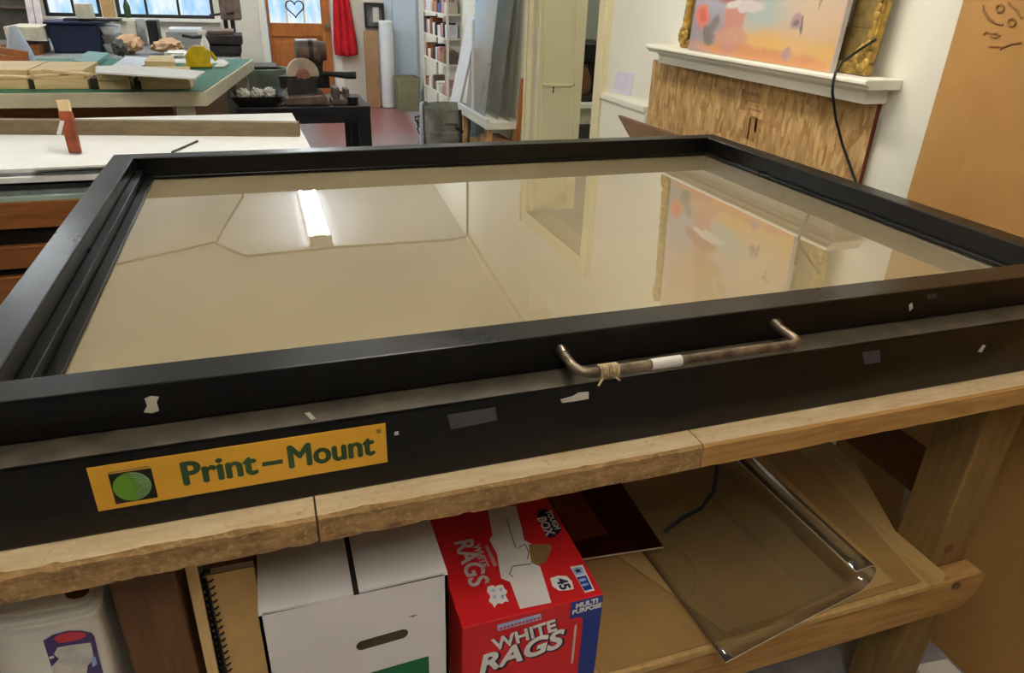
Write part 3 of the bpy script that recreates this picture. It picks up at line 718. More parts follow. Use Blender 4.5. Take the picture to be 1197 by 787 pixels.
obj('badge_star', B().prism([(sp.x+(.006 if k % 2 == 0 else .0026)*math.sin(k*PI/5), sp.y+(.006 if k % 2 == 0 else .0026)*math.cos(k*PI/5), sp.z) for k in range(10)], (0, 0, .0003)), 'navyink', rb)
# front print
Q = lambda L: z15(L, 540, 700, 6.65)
bz = at(668, 702, 'y', ry0).z
bxl = at(668, 700, 'y', ry0).x
obj('blue_print', B().prism([(bxl, ry0-.0002, rz1-.0015), (rx1-.0005, ry0-.0002, rz1-.0015), (rx1-.0005, ry0-.0002, SZ+.002), (bxl+.022, ry0-.0002, SZ+.002), (bxl+.022, ry0-.0002, rz1-.040), (bxl+.016, ry0-.0002, rz1-.034), (bxl, ry0-.0002, rz1-.034)], (0, -.0003, 0)), 'blue', rb, label='blue printed numeral one panel')
fm = lambda x, z, lvl=1, ux=(1, 0, .03), uy=(0, 0, 1): frame_mtx((x, ry0-.0003*lvl, z), ux, uy)
text('lettering', 'MULTI', .0125, 'whiteink', rb, fm(bxl+.025, rz1-.0105, 2), bold=.0005)
text('lettering', 'PURPOSE', .0118, 'whiteink', rb, fm(bxl+.026, rz1-.0215, 2), bold=.0004, sx=.95)
cwx = at(616, 742, 'y', ry0)
ban = [at(a, c, 'y', ry0) for a, c in ((582, 732), (632, 718), (632, 724), (582, 738))]
front_decal('banner', [(581, 731), (632, 717.5), (633, 724), (582, 738)], 'paleblue', 1)
b = B(); 
for k in range(11):
    a = 584+k*4.4; front_decal('banner_print', [(a, 734-k*1.2), (a+3, 733.2-k*1.2), (a+3, 735.5-k*1.2), (a, 736.3-k*1.2)], 'labelred', 2)
text('lettering', 'WHITE', .033, 'navyink', rb, fm(cwx.x-.002+.0016, cwx.z-.0016, 1, (1, 0, .10)), bold=.0022, sx=.92, shear=-.1)
text('lettering', 'WHITE', .033, 'whiteink', rb, fm(cwx.x-.002, cwx.z, 3, (1, 0, .10)), bold=.0010, sx=.92, shear=-.1)
cr = at(607, 763, 'y', ry0)
text('lettering', 'RAGS', .050, 'navyink', rb, fm(cr.x+.0025, cr.z-.0025, 2, (1, 0, .10)), bold=.0032, sx=1.03, shear=.25)
text('lettering', 'RAGS', .050, 'whiteink', rb, fm(cr.x, cr.z, 4, (1, 0, .10)), bold=.0016, sx=1.03, shear=.25)
rr = at(668, 727, 'y', ry0)
obj('white_stripe', B().prism([(bxl+.009, ry0-.0002, rz1-.052), (bxl+.0125, ry0-.0002, rz1-.047), (bxl+.0125, ry0-.0002, SZ+.05), (bxl+.009, ry0-.0002, SZ+.05)], (0, -.0003, 0)), 'labelpale', rb)

# white pail with a label
pl = thing('white_pail', 'white plastic pail with a purple and red label beside the table leg', 'pail', (-.03, .10, SZ))
def rrect(cx, cy, hx, hy, r, z, n=7):
    P = []
    for (sx, sy, a0) in ((1, -1, -PI/2), (1, 1, 0), (-1, 1, PI/2), (-1, -1, PI)):
        for k in range(n):
            a = a0 + PI/2*k/(n-1); P.append((cx+sx*(hx-r)+r*math.cos(a), cy+sy*(hy-r)+r*math.sin(a), z))
    return P
def loft(b, rings, cap0=True, cap1=True):
    V = [[b.bm.verts.new(p) for p in r] for r in rings]; n = len(V[0])
    for i in range(len(V)-1):
        for k in range(n): b.bm.faces.new((V[i][k], V[i][(k+1) % n], V[i+1][(k+1) % n], V[i+1][k]))
    if cap0: b.bm.faces.new(V[0][::-1])
    if cap1: b.bm.faces.new(V[-1])
    return b
PT = .764
base_poly = [(at(110, 705, 'y', -.012).x, -.012, .016), (.002, -.012, .03), (-.075, .045, .03), (-.075, .215, .03), (at(110, 705, 'y', -.012).x, .215, .03)]
def rounded(poly, g, z, sc):
    cx_, cy_ = .01, .10; pts = [Vector((cx_+(x-cx_)*sc, cy_+(y-cy_)*sc)) for x, y, _ in poly]; P = []; n = len(pts)
    for i in range(n):
        p, q, w = pts[i-1], pts[i], pts[(i+1) % n]; r = poly[i][2]
        a = (p-q).normalized(); c = (w-q).normalized(); d = r
        for k in range(7):
            t = k/6; P.append(((q+a*d)*(1-t)**2 + q*2*t*(1-t) + (q+c*d)*t*t))
    cen = Vector((cx_, cy_))
    return [(cen.x+(v.x-cen.x)*(1+g/.1), cen.y+(v.y-cen.y)*(1+g/.1), z) for v in P]
def pr_(z, g=0):
    t = (z - SZ)/(PT - SZ); return rounded(base_poly, g, z, .86+.14*t)
b = loft(B(), [pr_(SZ+.001), pr_(PT-.0165), pr_(PT-.0155, .0035), pr_(PT-.010, .0035), pr_(PT-.009, .0012), pr_(PT-.0075, .0012), pr_(PT-.0065, .0035), pr_(PT-.001, .004), pr_(PT, .003), pr_(PT, -.003), pr_(PT-.012, -.004), pr_(SZ+.01, -.005)], True, True)
obj('body', b, 'plastic', pl, smooth=.5)
obj('lid', loft(B(), [pr_(PT-.011, -.0045), pr_(PT+.004, -.004), pr_(PT+.006, -.008), pr_(PT+.006, -.02)], True, True), 'plastic', pl, smooth=.5)
ps = [at(a, c, 'z', PT+.0065) for a, c in ((75, 693), (78, 699), (86, 701), (98, 698), (104, 692), (104, 682), (76, 682))]
obj('finger_notch', B().prism(ps, (0, 0, .001)), 'legdark', pl)
def front_of_pail(z):
    t = (z - SZ)/(PT - SZ); return .10 - .112*(.86+.14*t) - .0008
def pail_decal(name, pxs, m, lvl, label=None):
    P = []
    for a, c in pxs:
        p = at(a, c, 'y', -.012)
        for _ in range(4): p = at(a, c, 'y', front_of_pail(p.z) - .0004*lvl)
        P.append(p)
    obj(name, B().prism(P, (0, -.0003, 0)), m, pl, label=label)
V8 = lambda L: z15(L, 0, 690, 8.114)
lab = pail_decal('label', V8([(410,480),(500,425),(640,388),(760,385),(870,405),(895,440),(940,640),(990,830),(520,830)]), 'purple', 1, 'purple and red printed label')
pail_decal('label_red', V8([(505,462),(560,425),(650,398),(760,398),(815,412),(815,440),(740,470),(640,490),(560,500)]), 'labelred', 2)
pail_decal('label_print', V8([(545,545),(680,520),(860,500),(875,560),(890,650),(830,720),(820,830),(540,830),(480,740),(560,650),(510,610)]), 'labelpale', 2)
pail_decal('label_print', V8([(465,635),(505,622),(515,640),(475,655)]), 'whiteink', 3); pail_decal('label_print', V8([(860,650),(905,630),(920,700),(880,730)]), 'paleblue', 3)

# dusty pink box left of the pail
pk = [at(0, 752, 'y', -.0), at(18, 790, 'y', -.0)]
obj('pink_crate', loft(B(), [rrect(-.24, .08, .060, .11, .012, SZ+.001), rrect(-.24, .08, .066, .116, .012, .64), rrect(-.24, .08, .060, .110, .012, .64), rrect(-.24, .08, .055, .105, .012, SZ+.01)]), 'pink', smooth=.5, label='dusty pink plastic crate at the left of the white pail', cat='crate')

# wire bound pads standing between the leg and the carton
def wire_pad(name, x0, x1, y, z1, coil_x, wire_m, label, cover):
    t = thing(name, label, 'sketch pad', ((x0+x1)/2, y, SZ))
    obj('pages', B().box(x0+.004, x1-.001, y+.002, y+.014, SZ+.001, z1-.002), 'paper', t)
    obj('cover', B().box(x0, x1, y, y+.0018, SZ+.0005, z1), cover, t)
    b = B(); z = SZ+.012; 
    while z < z1-.006:
        b.tube([(coil_x+.009*math.cos(a), y+.007+.011*math.sin(a), z+.0007*math.sin(2*a)) for a in [2*PI*k/12 for k in range(12)]], .0014, 6, True); z += .0115
    b.bar((coil_x-.001, y-.003, SZ+.006), (coil_x-.001, y-.003, z1-.006), .0026, 6)
    obj('wire_binding', b, wire_m, t, smooth=.8, label='black wire binding' if wire_m == 'wire' else None)
PX0 = at(253, 730, 'y', .03).x
wire_pad('sketch_pad', PX0, .2600, .030, .735, PX0, 'wire', 'kraft covered pad with black wire binding beside the white carton', 'kraftpad')
wire_pad('sketch_pad', LX1+.012, .2560, .118, .760, LX1+.014, 'palegrayink', 'pad with a pale wire binding standing behind the black bound pad', 'slat')
SX0, SX1 = max(LX1+.002, at(229, 740, 'y', .0).x), at(243, 740, 'y', .0).x
obj('paint_stirrer', B().hexa([(SX0, .0, SZ+.001), (SX1, .0, SZ+.001), (SX1, .006, SZ+.001), (SX0, .006, SZ+.001)], [(SX0+.001, .014, .77), (SX1+.001, .014, .77), (SX1+.001, .020, .77), (SX0+.001, .020, .77)]), 'slat', bevel=.001, label='pale wooden stick standing between the brown table leg and the wire bound pad', cat='stick')

# kraft boards, clear sheets on the shelf
Z1 = SZ + .0005
def lay(name, P, h, m, label, cat, z=Z1, **k):
    return obj(name, B().prism([(p[0], p[1], z) for p in P], (0, 0, h)), m, label=label, cat=cat, **k)
lay('kraft_board', [(.735, -.040), (1.385, -.036), (1.44, .30), (1.44, .92), (.75, .95)], .0035, 'kraft2', 'brown kraft board lying lowest on the table shelf', 'board', bevel=.0006)
a_, b_ = at(862, 768, 'z', Z1+.008), at(706, 655, 'z', Z1+.008)
dv = (b_-a_).normalized()
lay('kraft_board', [(a_.x+.01, -.030), (1.33, -.025), (1.36, .86), (a_.x+.01+dv.x*1.0, -.03+dv.y*1.0)], .0035, 'kraft', 'light kraft board lying on the darker one on the shelf', 'board', z=Z1+.0042, bevel=.0006)
c1, c2 = at(690, 652, 'z', .462), at(775, 640, 'z', .462)
sm = lay('smoked_sheet', [(c1.x-.02, c1.y+.002), (c2.x, c2.y), (c2.x+.02, c2.y+.40), (c1.x-.02, c1.y+.40)], .004, 'smoke', 'dark smoked acrylic sheet lying on brown board beside the red box', 'sheet', z=.4600)
obj('edge', B().box(c1.x-.02, c2.x, 0, .001, .46, .464) if False else B().bar((c1.x-.02, c1.y, .462), (c2.x, c2.y, .462), .0016, 6), 'acryledge', sm, label='bright front edge')
lay('foam_block', [(c1.x-.01, c1.y+.05), (c1.x+.06, c1.y+.05), (c1.x+.06, c2.y+.30), (c1.x-.01, c1.y+.30)], .0118, 'kraft2', 'brown board offcut under the smoked sheet', 'board', z=Z1+.0082)
# curled clear sheet
ZA = Z1 + .0092
A0 = at(848, 776, 'z', ZA); A1 = at(1004, 694, 'z', ZA); FD = (at(885, 545, 'z', ZA) - at(1035, 678, 'z', ZA)); FD.z = 0; FD.normalize()
ux = (A1 - A0); ux.z = 0; Lf = ux.length; ux.normalize()
path = [(0, 0)]
for k in range(1, 15): path.append((Lf*k/14, 0))
rc = .030
for k in range(1, 17):
    a = 1.02*PI*k/16; path.append((Lf + rc*math.sin(a)*1.1, rc*(1-math.cos(a))))
path.append((path[-1][0]-.03, path[-1][1]+.003))
rows = []
for (u, w) in path:
    row = []
    for j in range(15):
        v = .55*j/14
        s = 1 + 0.0*v
        p = A0 + ux*u + FD*v; z = ZA + w*(1+.5*v) + .002*(1+math.sin(u*9+v*7))
        row.append((p.x, p.y, z))
    rows.append(row)
sh = obj('clear_sheet', B().grid(rows), 'acrylic', smooth=1.2, solid=.002, label='curled clear plastic sheet overhanging the front of the shelf', cat='sheet')
obj('edge', B().tube([r[0] for r in rows], .0008, 6), 'acryledge', sh); obj('edge', B().tube(rows[0], .0005, 6), 'kraft2', sh); obj('edge', B().tube(rows[-1], .0010, 6), 'acryledge', sh)
# cords
cp = [at(838, 552, 'z', .60), at(834, 575, 'z', .56), at(820, 594, 'z', .52), at(797, 606, 'z', .490), at(776, 622, 'z', .470)]
obj('power_cord', B().tube([(cp[0].x+.004, cp[0].y+.02, .70)] + [tuple(p) for p in cp], .0042, 8), 'cord', smooth=1, label='dark power cord hanging down onto the smoked sheet', cat='cord')
hp_ = [at(1112, 490, 'x', 1.605), at(1090, 520, 'x', 1.605), at(1072, 545, 'x', 1.60), at(1063, 570, 'x', 1.595), at(1057, 600, 'x', 1.59), at(1056, 625, 'x', 1.59), at(1060, 650, 'x', 1.59)]
obj('air_hose', B().tube([tuple(p) for p in hp_] + [(1.59, hp_[-1].y-.01, .15), (1.60, hp_[-1].y-.01, .012)], .0075, 10), 'hose', smooth=1, label='grey air hose hanging behind the right table leg', cat='hose')
# orange clamp on the floor
oc = at(1046, 780, 'z', .02)
cl = thing('spring_clamp', 'orange and black spring clamp on the floor behind the right leg', 'clamp', (oc.x, oc.y, 0))
obj('jaw', B().hexa([(oc.x-.03, oc.y-.02, .001), (oc.x+.0, oc.y-.02, .001), (oc.x+.0, oc.y+.03, .001), (oc.x-.03, oc.y+.03, .001)], [(oc.x-.025, oc.y-.015, .07), (oc.x-.005, oc.y-.015, .055), (oc.x-.005, oc.y+.025, .055), (oc.x-.025, oc.y+.025, .07)]), 'orange', cl, bevel=.006)
obj('handle', B().tube([(oc.x, oc.y, .03), (oc.x+.03, oc.y+.0, .045), (oc.x+.06, oc.y+.01, .06)], [.014, .016, .012], 10), 'wire', cl, smooth=1)
obj('white_offcut', B().hexa([(1.60, -.15, .001), (1.71, -.2, .001), (1.71, .05, .001), (1.62, .06, .001)], [(1.60, -.15, .02), (1.71, -.2, .02), (1.71, .05, .02), (1.62, .06, .02)]), 'paper', label='pale board offcut on the floor at the right of the table', cat='board')

# ================================================================== RIGHT WALL: MANTEL, PAINTING, BOARDS
MZ = 1.213
mt = thing('mantel_shelf', 'white moulded mantel shelf on the right wall carrying the painting', 'shelf', (1.89, 1.43, MZ-.07))
def mould(b, prof, y0, y1):   # prof: (dx from wall, z)
    P0 = [(XW-dx, y0, z) for dx, z in prof]; b.prism(P0, (0, y1-y0, 0)); return b
obj('shelf', mould(B(), [(.001, MZ), (.120, MZ), (.125, MZ-.004), (.125, MZ-.012), (.112, MZ-.018), (.108, MZ-.026), (.001, MZ-.026)], .835, 2.03), 'whitetrim', mt, bevel=.002)
obj('moulding', mould(B(), [(.001, MZ-.0265), (.088, MZ-.0265), (.085, MZ-.034), (.078, MZ-.040), (.078, MZ-.066), (.001, MZ-.066)], .872, 1.995), 'whitetrim', mt, bevel=.0015)
ob = obj('strand_board', B().box(XW-.022, XW-.010, .880, 2.135, .001, MZ-.067), 'osb', label='strand board panel fixed under the white mantel shelf', cat='board')
obj('edge', B().box(XW-.0222, XW-.0098, .8775, .880, .001, MZ-.067), 'osbedge', ob, label='dark red edge')
obj('backing_panel', B().box(XW-.0098, XW-.0002, .89, 2.12, .001, MZ-.067), 'whitetrim', label='white painted backing panel behind the strand board', cat='board')
b = B()
for (u0, u1, v0, v1) in ((.30,.36,.05,.42),(.42,.62,.10,.20),(.44,.60,.25,.30),(.40,.66,.36,.46),(.34,.40,.5,.9),(.46,.52,.5,.95),(.56,.64,.55,.8),(.45,.65,.84,.9)):
    p = at(850+u0*60, 100+v0*70, 'x', XW-.0224); q = at(850+u1*60, 100+v1*70, 'x', XW-.0224)
    if abs(p.y-q.y) > .01: b.box(XW-.0226, XW-.0221, min(p.y, q.y), max(p.y, q.y), min(p.z, q.z), max(p.z, q.z))
obj('stamp', b, 'stamp', ob, label='faded ink stamp')
# gold frame
fr = thing('gold_frame', 'ornate empty gold frame leaning on the wall behind the painting', 'picture frame', (1.92, 1.38, MZ))
fy0, fy1, fz0, fz1 = .905, 1.875, MZ+.001, 1.800
def lean(y, z, off): return (XW-.058+.035*(z-fz0)/(fz1-fz0)+off, y, z)
def fbar(y0, y1, z0, z1, o0, o1):
    return B().hexa([lean(y0, z0, o0), lean(y1, z0, o0), lean(y1, z0, o1), lean(y0, z0, o1)], [lean(y0, z1, o0), lean(y1, z1, o0), lean(y1, z1, o1), lean(y0, z1, o1)])
w = .035
def bar4(name, o0, o1, ins, w, m, bev):
    a = fbar(fy0+ins, fy1-ins, fz0+ins, fz0+ins+w, o0, o1); obj(name, a, m, fr, bevel=bev)
    obj(name, fbar(fy0+ins, fy1-ins, fz1-ins-w, fz1-ins, o0, o1), m, fr, bevel=bev)
    obj(name, fbar(fy0+ins, fy0+ins+w, fz0+ins+w, fz1-ins-w, o0, o1), m, fr, bevel=bev); obj(name, fbar(fy1-ins-w, fy1-ins, fz0+ins+w, fz1-ins-w, o0, o1), m, fr, bevel=bev)
bar4('frame_bar', -.008, .020, 0, .032, 'gold', .008); bar4('frame_panel', .004, .018, .032, .085, 'golddark', .002)
for (yc, zc) in ((fy0+.025, fz0+.045), (fy1-.025, fz0+.045), (fy0+.025, fz1-.03), (fy1-.025, fz1-.03)):
    b = B()
    for k in range(9):
        a = 2*PI*k/9; p = lean(yc+.020*math.cos(a), zc+.024*math.sin(a), -.010); b.blob(p, .008, .012, .013, k, .3, 2, 2)
    p = lean(yc, zc, -.012); b.blob(p, .010, .014, .015, 3, .3, 2, 2)
    obj('corner_ornament', b, 'gold', fr, smooth=1)
for yy in (fy0+.017, fy1-.017):
    b = B()
    for k in range(22):
        z = fz0+.055+(fz1-fz0-.11)*k/21
        b.blob(lean(yy, z, -.008), .006, .012, .018, k, .3, 2, 2)
    obj('leaf_carving', b, 'gold', fr, smooth=1)
# canvas painting in front
def painting():
    t = NT('painted canvas')
    x = t.n('ShaderNodeTexCoord'); s = t.n('ShaderNodeSeparateXYZ'); t.l(x.outputs['Generated'], s.inputs[0])
    U = t.math('SUBTRACT', 1.0, s.outputs[1]); V = s.outputs[2]
    v3 = t.coord('Generated', (1, 1, 1)); wn = t.n('ShaderNodeTexNoise'); t.l(v3, wn.inputs['Vector']); wn.inputs['Scale'].default_value = 6; wn.inputs['Detail'].default_value = 4
    ws = t.n('ShaderNodeSeparateColor'); t.l(wn.outputs['Color'], ws.inputs[0])
    U = t.math('ADD', U, t.math('MULTIPLY', t.math('SUBTRACT', ws.outputs[0], .5), .10)); V = t.math('ADD', V, t.math('MULTIPLY', t.math('SUBTRACT', ws.outputs[1], .5), .10))
    c = t.mix(t.ramp(V, .05, .55), lin((238, 190, 110)), lin((214, 190, 206)))
    c = t.mix(t.ramp(V, .5, 1.0), c, lin((226, 196, 170)))
    def ell(c, u, v, ru, rv, rot, col, soft=.5, op=1.0):
        du = t.math('SUBTRACT', U, u); dv = t.math('SUBTRACT', V, v); ca, sa = math.cos(rot), math.sin(rot)
        a = t.math('DIVIDE', t.math('ADD', t.math('MULTIPLY', du, ca), t.math('MULTIPLY', dv, sa)), ru)
        b = t.math('DIVIDE', t.math('SUBTRACT', t.math('MULTIPLY', dv, ca), t.math('MULTIPLY', du, sa)), rv)
        d = t.math('SQRT', t.math('ADD', t.math('MULTIPLY', a, a), t.math('MULTIPLY', b, b)))
        f = t.math('MULTIPLY', t.ramp(d, 1.0 + soft*.5, 1.0 - soft*.5), op)
        return t.mix(f, c, lin(col))
    for e in ((.10, .12, .22, .20, 0, (158, 150, 166), .8), (.16, .35, .2, .14, 0, (176, 176, 196), .8), (.55, .24, .2, .09, .2, (170, 206, 206), .8, .8), (.75, .08, .35, .06, 0, (244, 190, 96), .7), (.55, .03, .5, .045, 0, (226, 150, 84), .6), (.8, .45, .18, .3, 0, (232, 204, 168), .9, .8),
              (.34, .25, .075, .30, -.05, (214, 142, 124), .35), (.33, .10, .12, .05, 0, (220, 160, 128), .5), (.34, .325, .15, .05, .1, (176, 96, 86), .4), (.43, .275, .10, .035, -.2, (232, 222, 220), .35), (.31, .285, .06, .022, .5, (240, 232, 228), .35),
              (.42, .55, .16, .15, .2, (206, 150, 112), .5), (.36, .60, .07, .22, .05, (196, 138, 96), .5), (.47, .72, .10, .2, 0, (190, 150, 104), .6), (.56, .55, .07, .07, 0, (222, 190, 150), .4), (.56, .55, .045, .045, 0, (206, 150, 110), .4), (.53, .88, .1, .12, 0, (160, 128, 118), .6), (.2, .75, .13, .3, 0, (222, 178, 146), .8),
              (.08, .20, .055, .075, .2, (244, 120, 88), .35), (.085, .205, .03, .045, .2, (230, 84, 60), .5), (.16, .10, .05, .06, .6, (108, 102, 100), .5), (.19, .17, .03, .05, -.3, (120, 112, 112), .5),
              (.76, .22, .04, .045, .5, (186, 150, 156), .4), (.76, .21, .018, .02, 0, (110, 84, 100), .4), (.80, .20, .008, .05, .1, (110, 90, 96), .5), (.74, .06, .035, .03, .3, (190, 150, 150), .5), (.86, .34, .03, .012, .2, (140, 120, 126), .5), (.86, .32, .008, .03, 0, (170, 150, 120), .5)):
        c = ell(c, *e)
    n = t.noise(t.coord('Generated', (1, 3, 1)), 22, 4)
    c = t.mix(t.math('MULTIPLY', t.ramp(n, .55, .8), .25), c, lin((236, 220, 196)))
    c = t.mix(.34, c, lin((140, 128, 122)))
    return t.pbr(c, .55, 0, .3, n, .0006)
M['painting'] = painting()
py0, py1, pz1 = 1.005, 1.752, 1.79
def pl_(y, z, off): return (XW-.098+.030*(z-MZ)/(pz1-MZ)+off, y, z)
pa = thing('canvas_painting', 'unframed painting of pinkish draped figures and an orange flower on the mantel', 'painting', (1.86, 1.38, MZ))
obj('canvas', B().hexa([pl_(py0, MZ+.001, 0), pl_(py1, MZ+.001, 0), pl_(py1, MZ+.001, .018), pl_(py0, MZ+.001, .018)], [pl_(py0, pz1, 0), pl_(py1, pz1, 0), pl_(py1, pz1, .018), pl_(py0, pz1, .018)]), 'painting', pa)
obj('tacked_edge', B().hexa([pl_(py0-.002, MZ+.001, .001), pl_(py0, MZ+.001, .001), pl_(py0, MZ+.001, .018), pl_(py0-.002, MZ+.001, .018)], [pl_(py0-.002, pz1, .001), pl_(py0, pz1, .001), pl_(py0, pz1, .018), pl_(py0-.002, pz1, .018)]), 'whitecard', pa)
# lamp cord over the mantel
wpt = [at(1024, 46, 'x', XW-.075), at(1005, 58, 'x', XW-.085), at(985, 72, 'x', XW-.10), at(977, 84, 'x', XW-.118), at(974, 95, 'x', XW-.132), at(973, 108, 'x', XW-.133), at(977, 140, 'x', XW-.06), at(985, 170, 'x', XW-.04), at(1000, 212, 'x', XW-.03)]
obj('lamp_cord', B().tube([tuple(p) for p in wpt] + [(XW-.03, wpt[-1].y-.05, .70), (XW-.03, wpt[-1].y-.05, .005)], .0038, 8), 'cord', smooth=1, label='black cord hanging over the mantel and down the strand board', cat='cord')
# note on the wall
np_ = [at(a, c, 'x', XW-.001) for a, c in ((722, 84), (741, 86), (737, 112), (716, 108))]
obj('paper_note', B().prism([tuple(p) for p in np_], (-.001, 0, 0)), 'purplepaper', label='small lilac paper note stuck on the wall beside the doorway', cat='note')
# brown plank leaning by the press
q1, q2, q3 = at(722, 135, 'x', 1.78), at(738, 162, 'x', 1.78), at(800, 161, 'x', 1.78)
obj('brown_plank', B().prism([(1.72, q2.y-.1, .0), (1.72, q3.y-.2, .0), (1.78, q3.y-.2, q3.z), (1.78, q1.y, q1.z), (1.776, q2.y, q2.z)], (.018, 0, 0)), 'umberwood', label='dark brown plank standing between the press and the wall', cat='plank')
wp = at(728, 157, 'x', 1.81)
# big brown board leaning at the right
bb = obj('brown_hardboard', B().hexa([(1.735, -1.5, .001), (1.752, -1.5, .001), (1.752, .54, .001), (1.735, .54, .001)], [(1.862, -1.5, 2.40), (1.879, -1.5, 2.40), (1.879, .64, 2.40), (1.862, .64, 2.40)]), 'brownboard', label='tall brown hardboard panel leaning against the right wall', cat='board')
def bbx(z): return 1.735 + .127*(z/2.4) - .0015
def bb_line(pxs, r=.0022):
    P = []
    for a, c in pxs:
        p = at(a, c, 'x', 1.80)
        for _ in range(5): p = at(a, c, 'x', bbx(p.z))
        P.append(tuple(p))
    return P
b = B(); zz = lambda L: z15(L, 1050, 0, 6.05)
for L in ([(600,40),(605,80),(640,130),(690,165),(740,175)], [(600,245),(625,225),(660,240),(700,235),(720,255)], [(660,255),(700,265),(715,245)], [(640,330),(700,325),(740,335),(800,310),(870,300)], [(720,355),(745,325)], [(780,20),(840,70),(870,130)]):
    b.tube(bb_line(zz(L)), .0020, 6)
for (u, v) in ((720, 60), (803, 158)):
    for r in (26,): b.tube(bb_line(zz([(u+r*math.cos(k*PI/8), v+r*math.sin(k*PI/8)) for k in range(16)])), .0022, 6, True)
obj('burnt_drawing', b, 'burnt', bb, label='faint burnt doodle lines')
# things seen through the doorway
cb = thing('hall_cabinet', 'low cream cabinet seen through the side doorway', 'cabinet', (2.75, 4.55, 0))
obj('body', B().box(2.40, 3.2, 4.40, 4.80, .0, .60), 'creambox', cb, bevel=.004)
obj('top', B().box(2.36, 3.24, 4.36, 4.84, .60, .635), 'whitetrim', cb, bevel=.004)
obj('door', B().box(2.46, 2.72, 4.388, 4.40, .06, .48), 'darkgray', cb, bevel=.004)
obj('door', B().box(2.76, 3.02, 4.388, 4.40, .06, .48), 'darkgray', cb, bevel=.004)
cm = thing('coffee_maker', 'black coffee maker on the cream cabinet beyond the doorway', 'coffee maker', (2.66, 4.6, .635))
obj('body', B().box(2.50, 2.84, 4.62, 4.76, .636, 1.06), 'machine', cm, bevel=.02)
obj('base', B().box(2.50, 2.84, 4.44, 4.615, .636, .68), 'machine', cm, bevel=.01)
obj('brew_head', B().box(2.50, 2.84, 4.46, 4.615, .92, 1.06), 'black2', cm, bevel=.02)
obj('carafe', B().lathe([(.07, .682), (.085, .72), (.085, .80), (.05, .88), (.055, .90)], (2.66, 4.53, 0), 20), 'legdark', cm, smooth=.6)
for k, x in enumerate((2.56, 2.70)):
    obj('white_mug', B().lathe([(.03, 1.061), (.036, 1.065), (.038, 1.14), (.034, 1.14), (.031, 1.07)], (x, 4.69, 0), 16), 'plastic', smooth=.6, label=('white mug on the coffee maker, nearer the door leaf', 'white mug on the coffee maker, nearer the wall casing')[k], cat='mug', group='mugs on the coffee maker')

# ================================================================== WHITE-TOPPED FLAT FILE CABINET (left)
FX0, FX1, FY0, FY1 = -1.9, .40, 1.64, 2.62
fc = thing('flat_file_cabinet', 'red brown wooden flat file cabinet at the left of the press', 'cabinet', (-.65, 2.1, 0))
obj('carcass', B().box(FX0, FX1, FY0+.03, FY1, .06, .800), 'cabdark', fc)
obj('plinth', B().box(FX0+.02, FX1-.02, FY0+.07, FY1-.02, 0, .06), 'cabwood', fc)
obj('top_rail', B().box(FX0, FX1, FY0, FY0+.03, .722, .800), 'cabwood', fc, bevel=.003)
for k, (z0, z1) in enumerate(((.600, .668), (.47, .575), (.33, .44), (.19, .30))):
    d = obj('drawer', B().box(FX0+.02, FX1-.02, FY0+.002, FY0+.03, z0, z1), 'cabwood', fc, bevel=.003)
    for x in (-1.4, -.2): obj('drawer_pull', B().box(x-.05, x+.05, FY0-.012, FY0+.002, (z0+z1)/2-.008, (z0+z1)/2+.008), 'machine', d, bevel=.003)
# pile of sheets on it, top one white
def sheet(x0, x1, y0, y1, z, h, rz, m, label, name='sheet', cat='sheet', group='sheets piled on the flat file cabinet'):
    c = Vector(((x0+x1)/2, (y0+y1)/2, 0)); ca, sa = math.cos(rz), math.sin(rz); P = []
    for x, y in ((x0, y0), (x1, y0), (x1, y1), (x0, y1)):
        d = Vector((x, y, 0))-c; P.append((c.x+d.x*ca-d.y*sa, c.y+d.x*sa+d.y*ca, z))
    return obj(name, B().prism(P, (0, 0, h)), m, label=label, cat=cat, group=group, bevel=.0008)
z = .8005
for (h, m, y0, rz, lab, x0) in ((.014, 'glassedge', 1.645, .0, 'pale green edged glass sheet at the bottom of the pile', -1.85), (.012, 'sheetedge', 1.66, .004, 'grey edged sheet second from the bottom of the pile', -1.86), (.014, 'sheetdark', 1.675, .0, 'dark glass sheet in the middle of the pile', -1.84),
                             (.010, 'sheetdark', 1.69, -.004, 'thin dark sheet above the middle of the pile', -1.86), (.016, 'sheetwhite', 1.655, .0, 'white board under the dark topped sheet in the pile', -1.85), (.008, 'sheetedge', 1.665, .01, 'grey edged sheet second from the top of the pile', -1.86)):
    sheet(x0, .40, y0, 2.55, z, h, rz, m, lab, 'stacked_sheet'); z += h + .0004
sheet(-1.86, .47, 1.665, 2.54, z, .012, .03, 'sheetwhite', 'large white board on top of the pile, under the wooden rail', 'white_board'); z += .0124
WT = z
wb = [at(a, c, 'z', WT) for a, c in ((76, 200), (126, 190), (160, 176), (110, 184))]
obj('white_offcut', B().prism([(-.30, 1.645, WT), (.02, 1.66, WT), (.02, 1.80, WT), (-.30, 1.78, WT)], (0, 0, .007)), 'sheetwhite', label='narrow white board offcut at the front of the piled sheets', cat='board', bevel=.0008)
# wooden rail along the back of the board
r0, r1 = at(-60, 157, 'z', WT), at(350, 160, 'z', WT)
dr = (r1-r0).normalized(); nr = Vector((-dr.y, dr.x, 0))
obj('wooden_rail', B().prism([tuple(p) for p in (r0, r1, r1+nr*.035, r0+nr*.035)], (0, 0, .050)), 'rail', label='grey brown wooden rail lying along the back of the white board', cat='rail', bevel=.002)
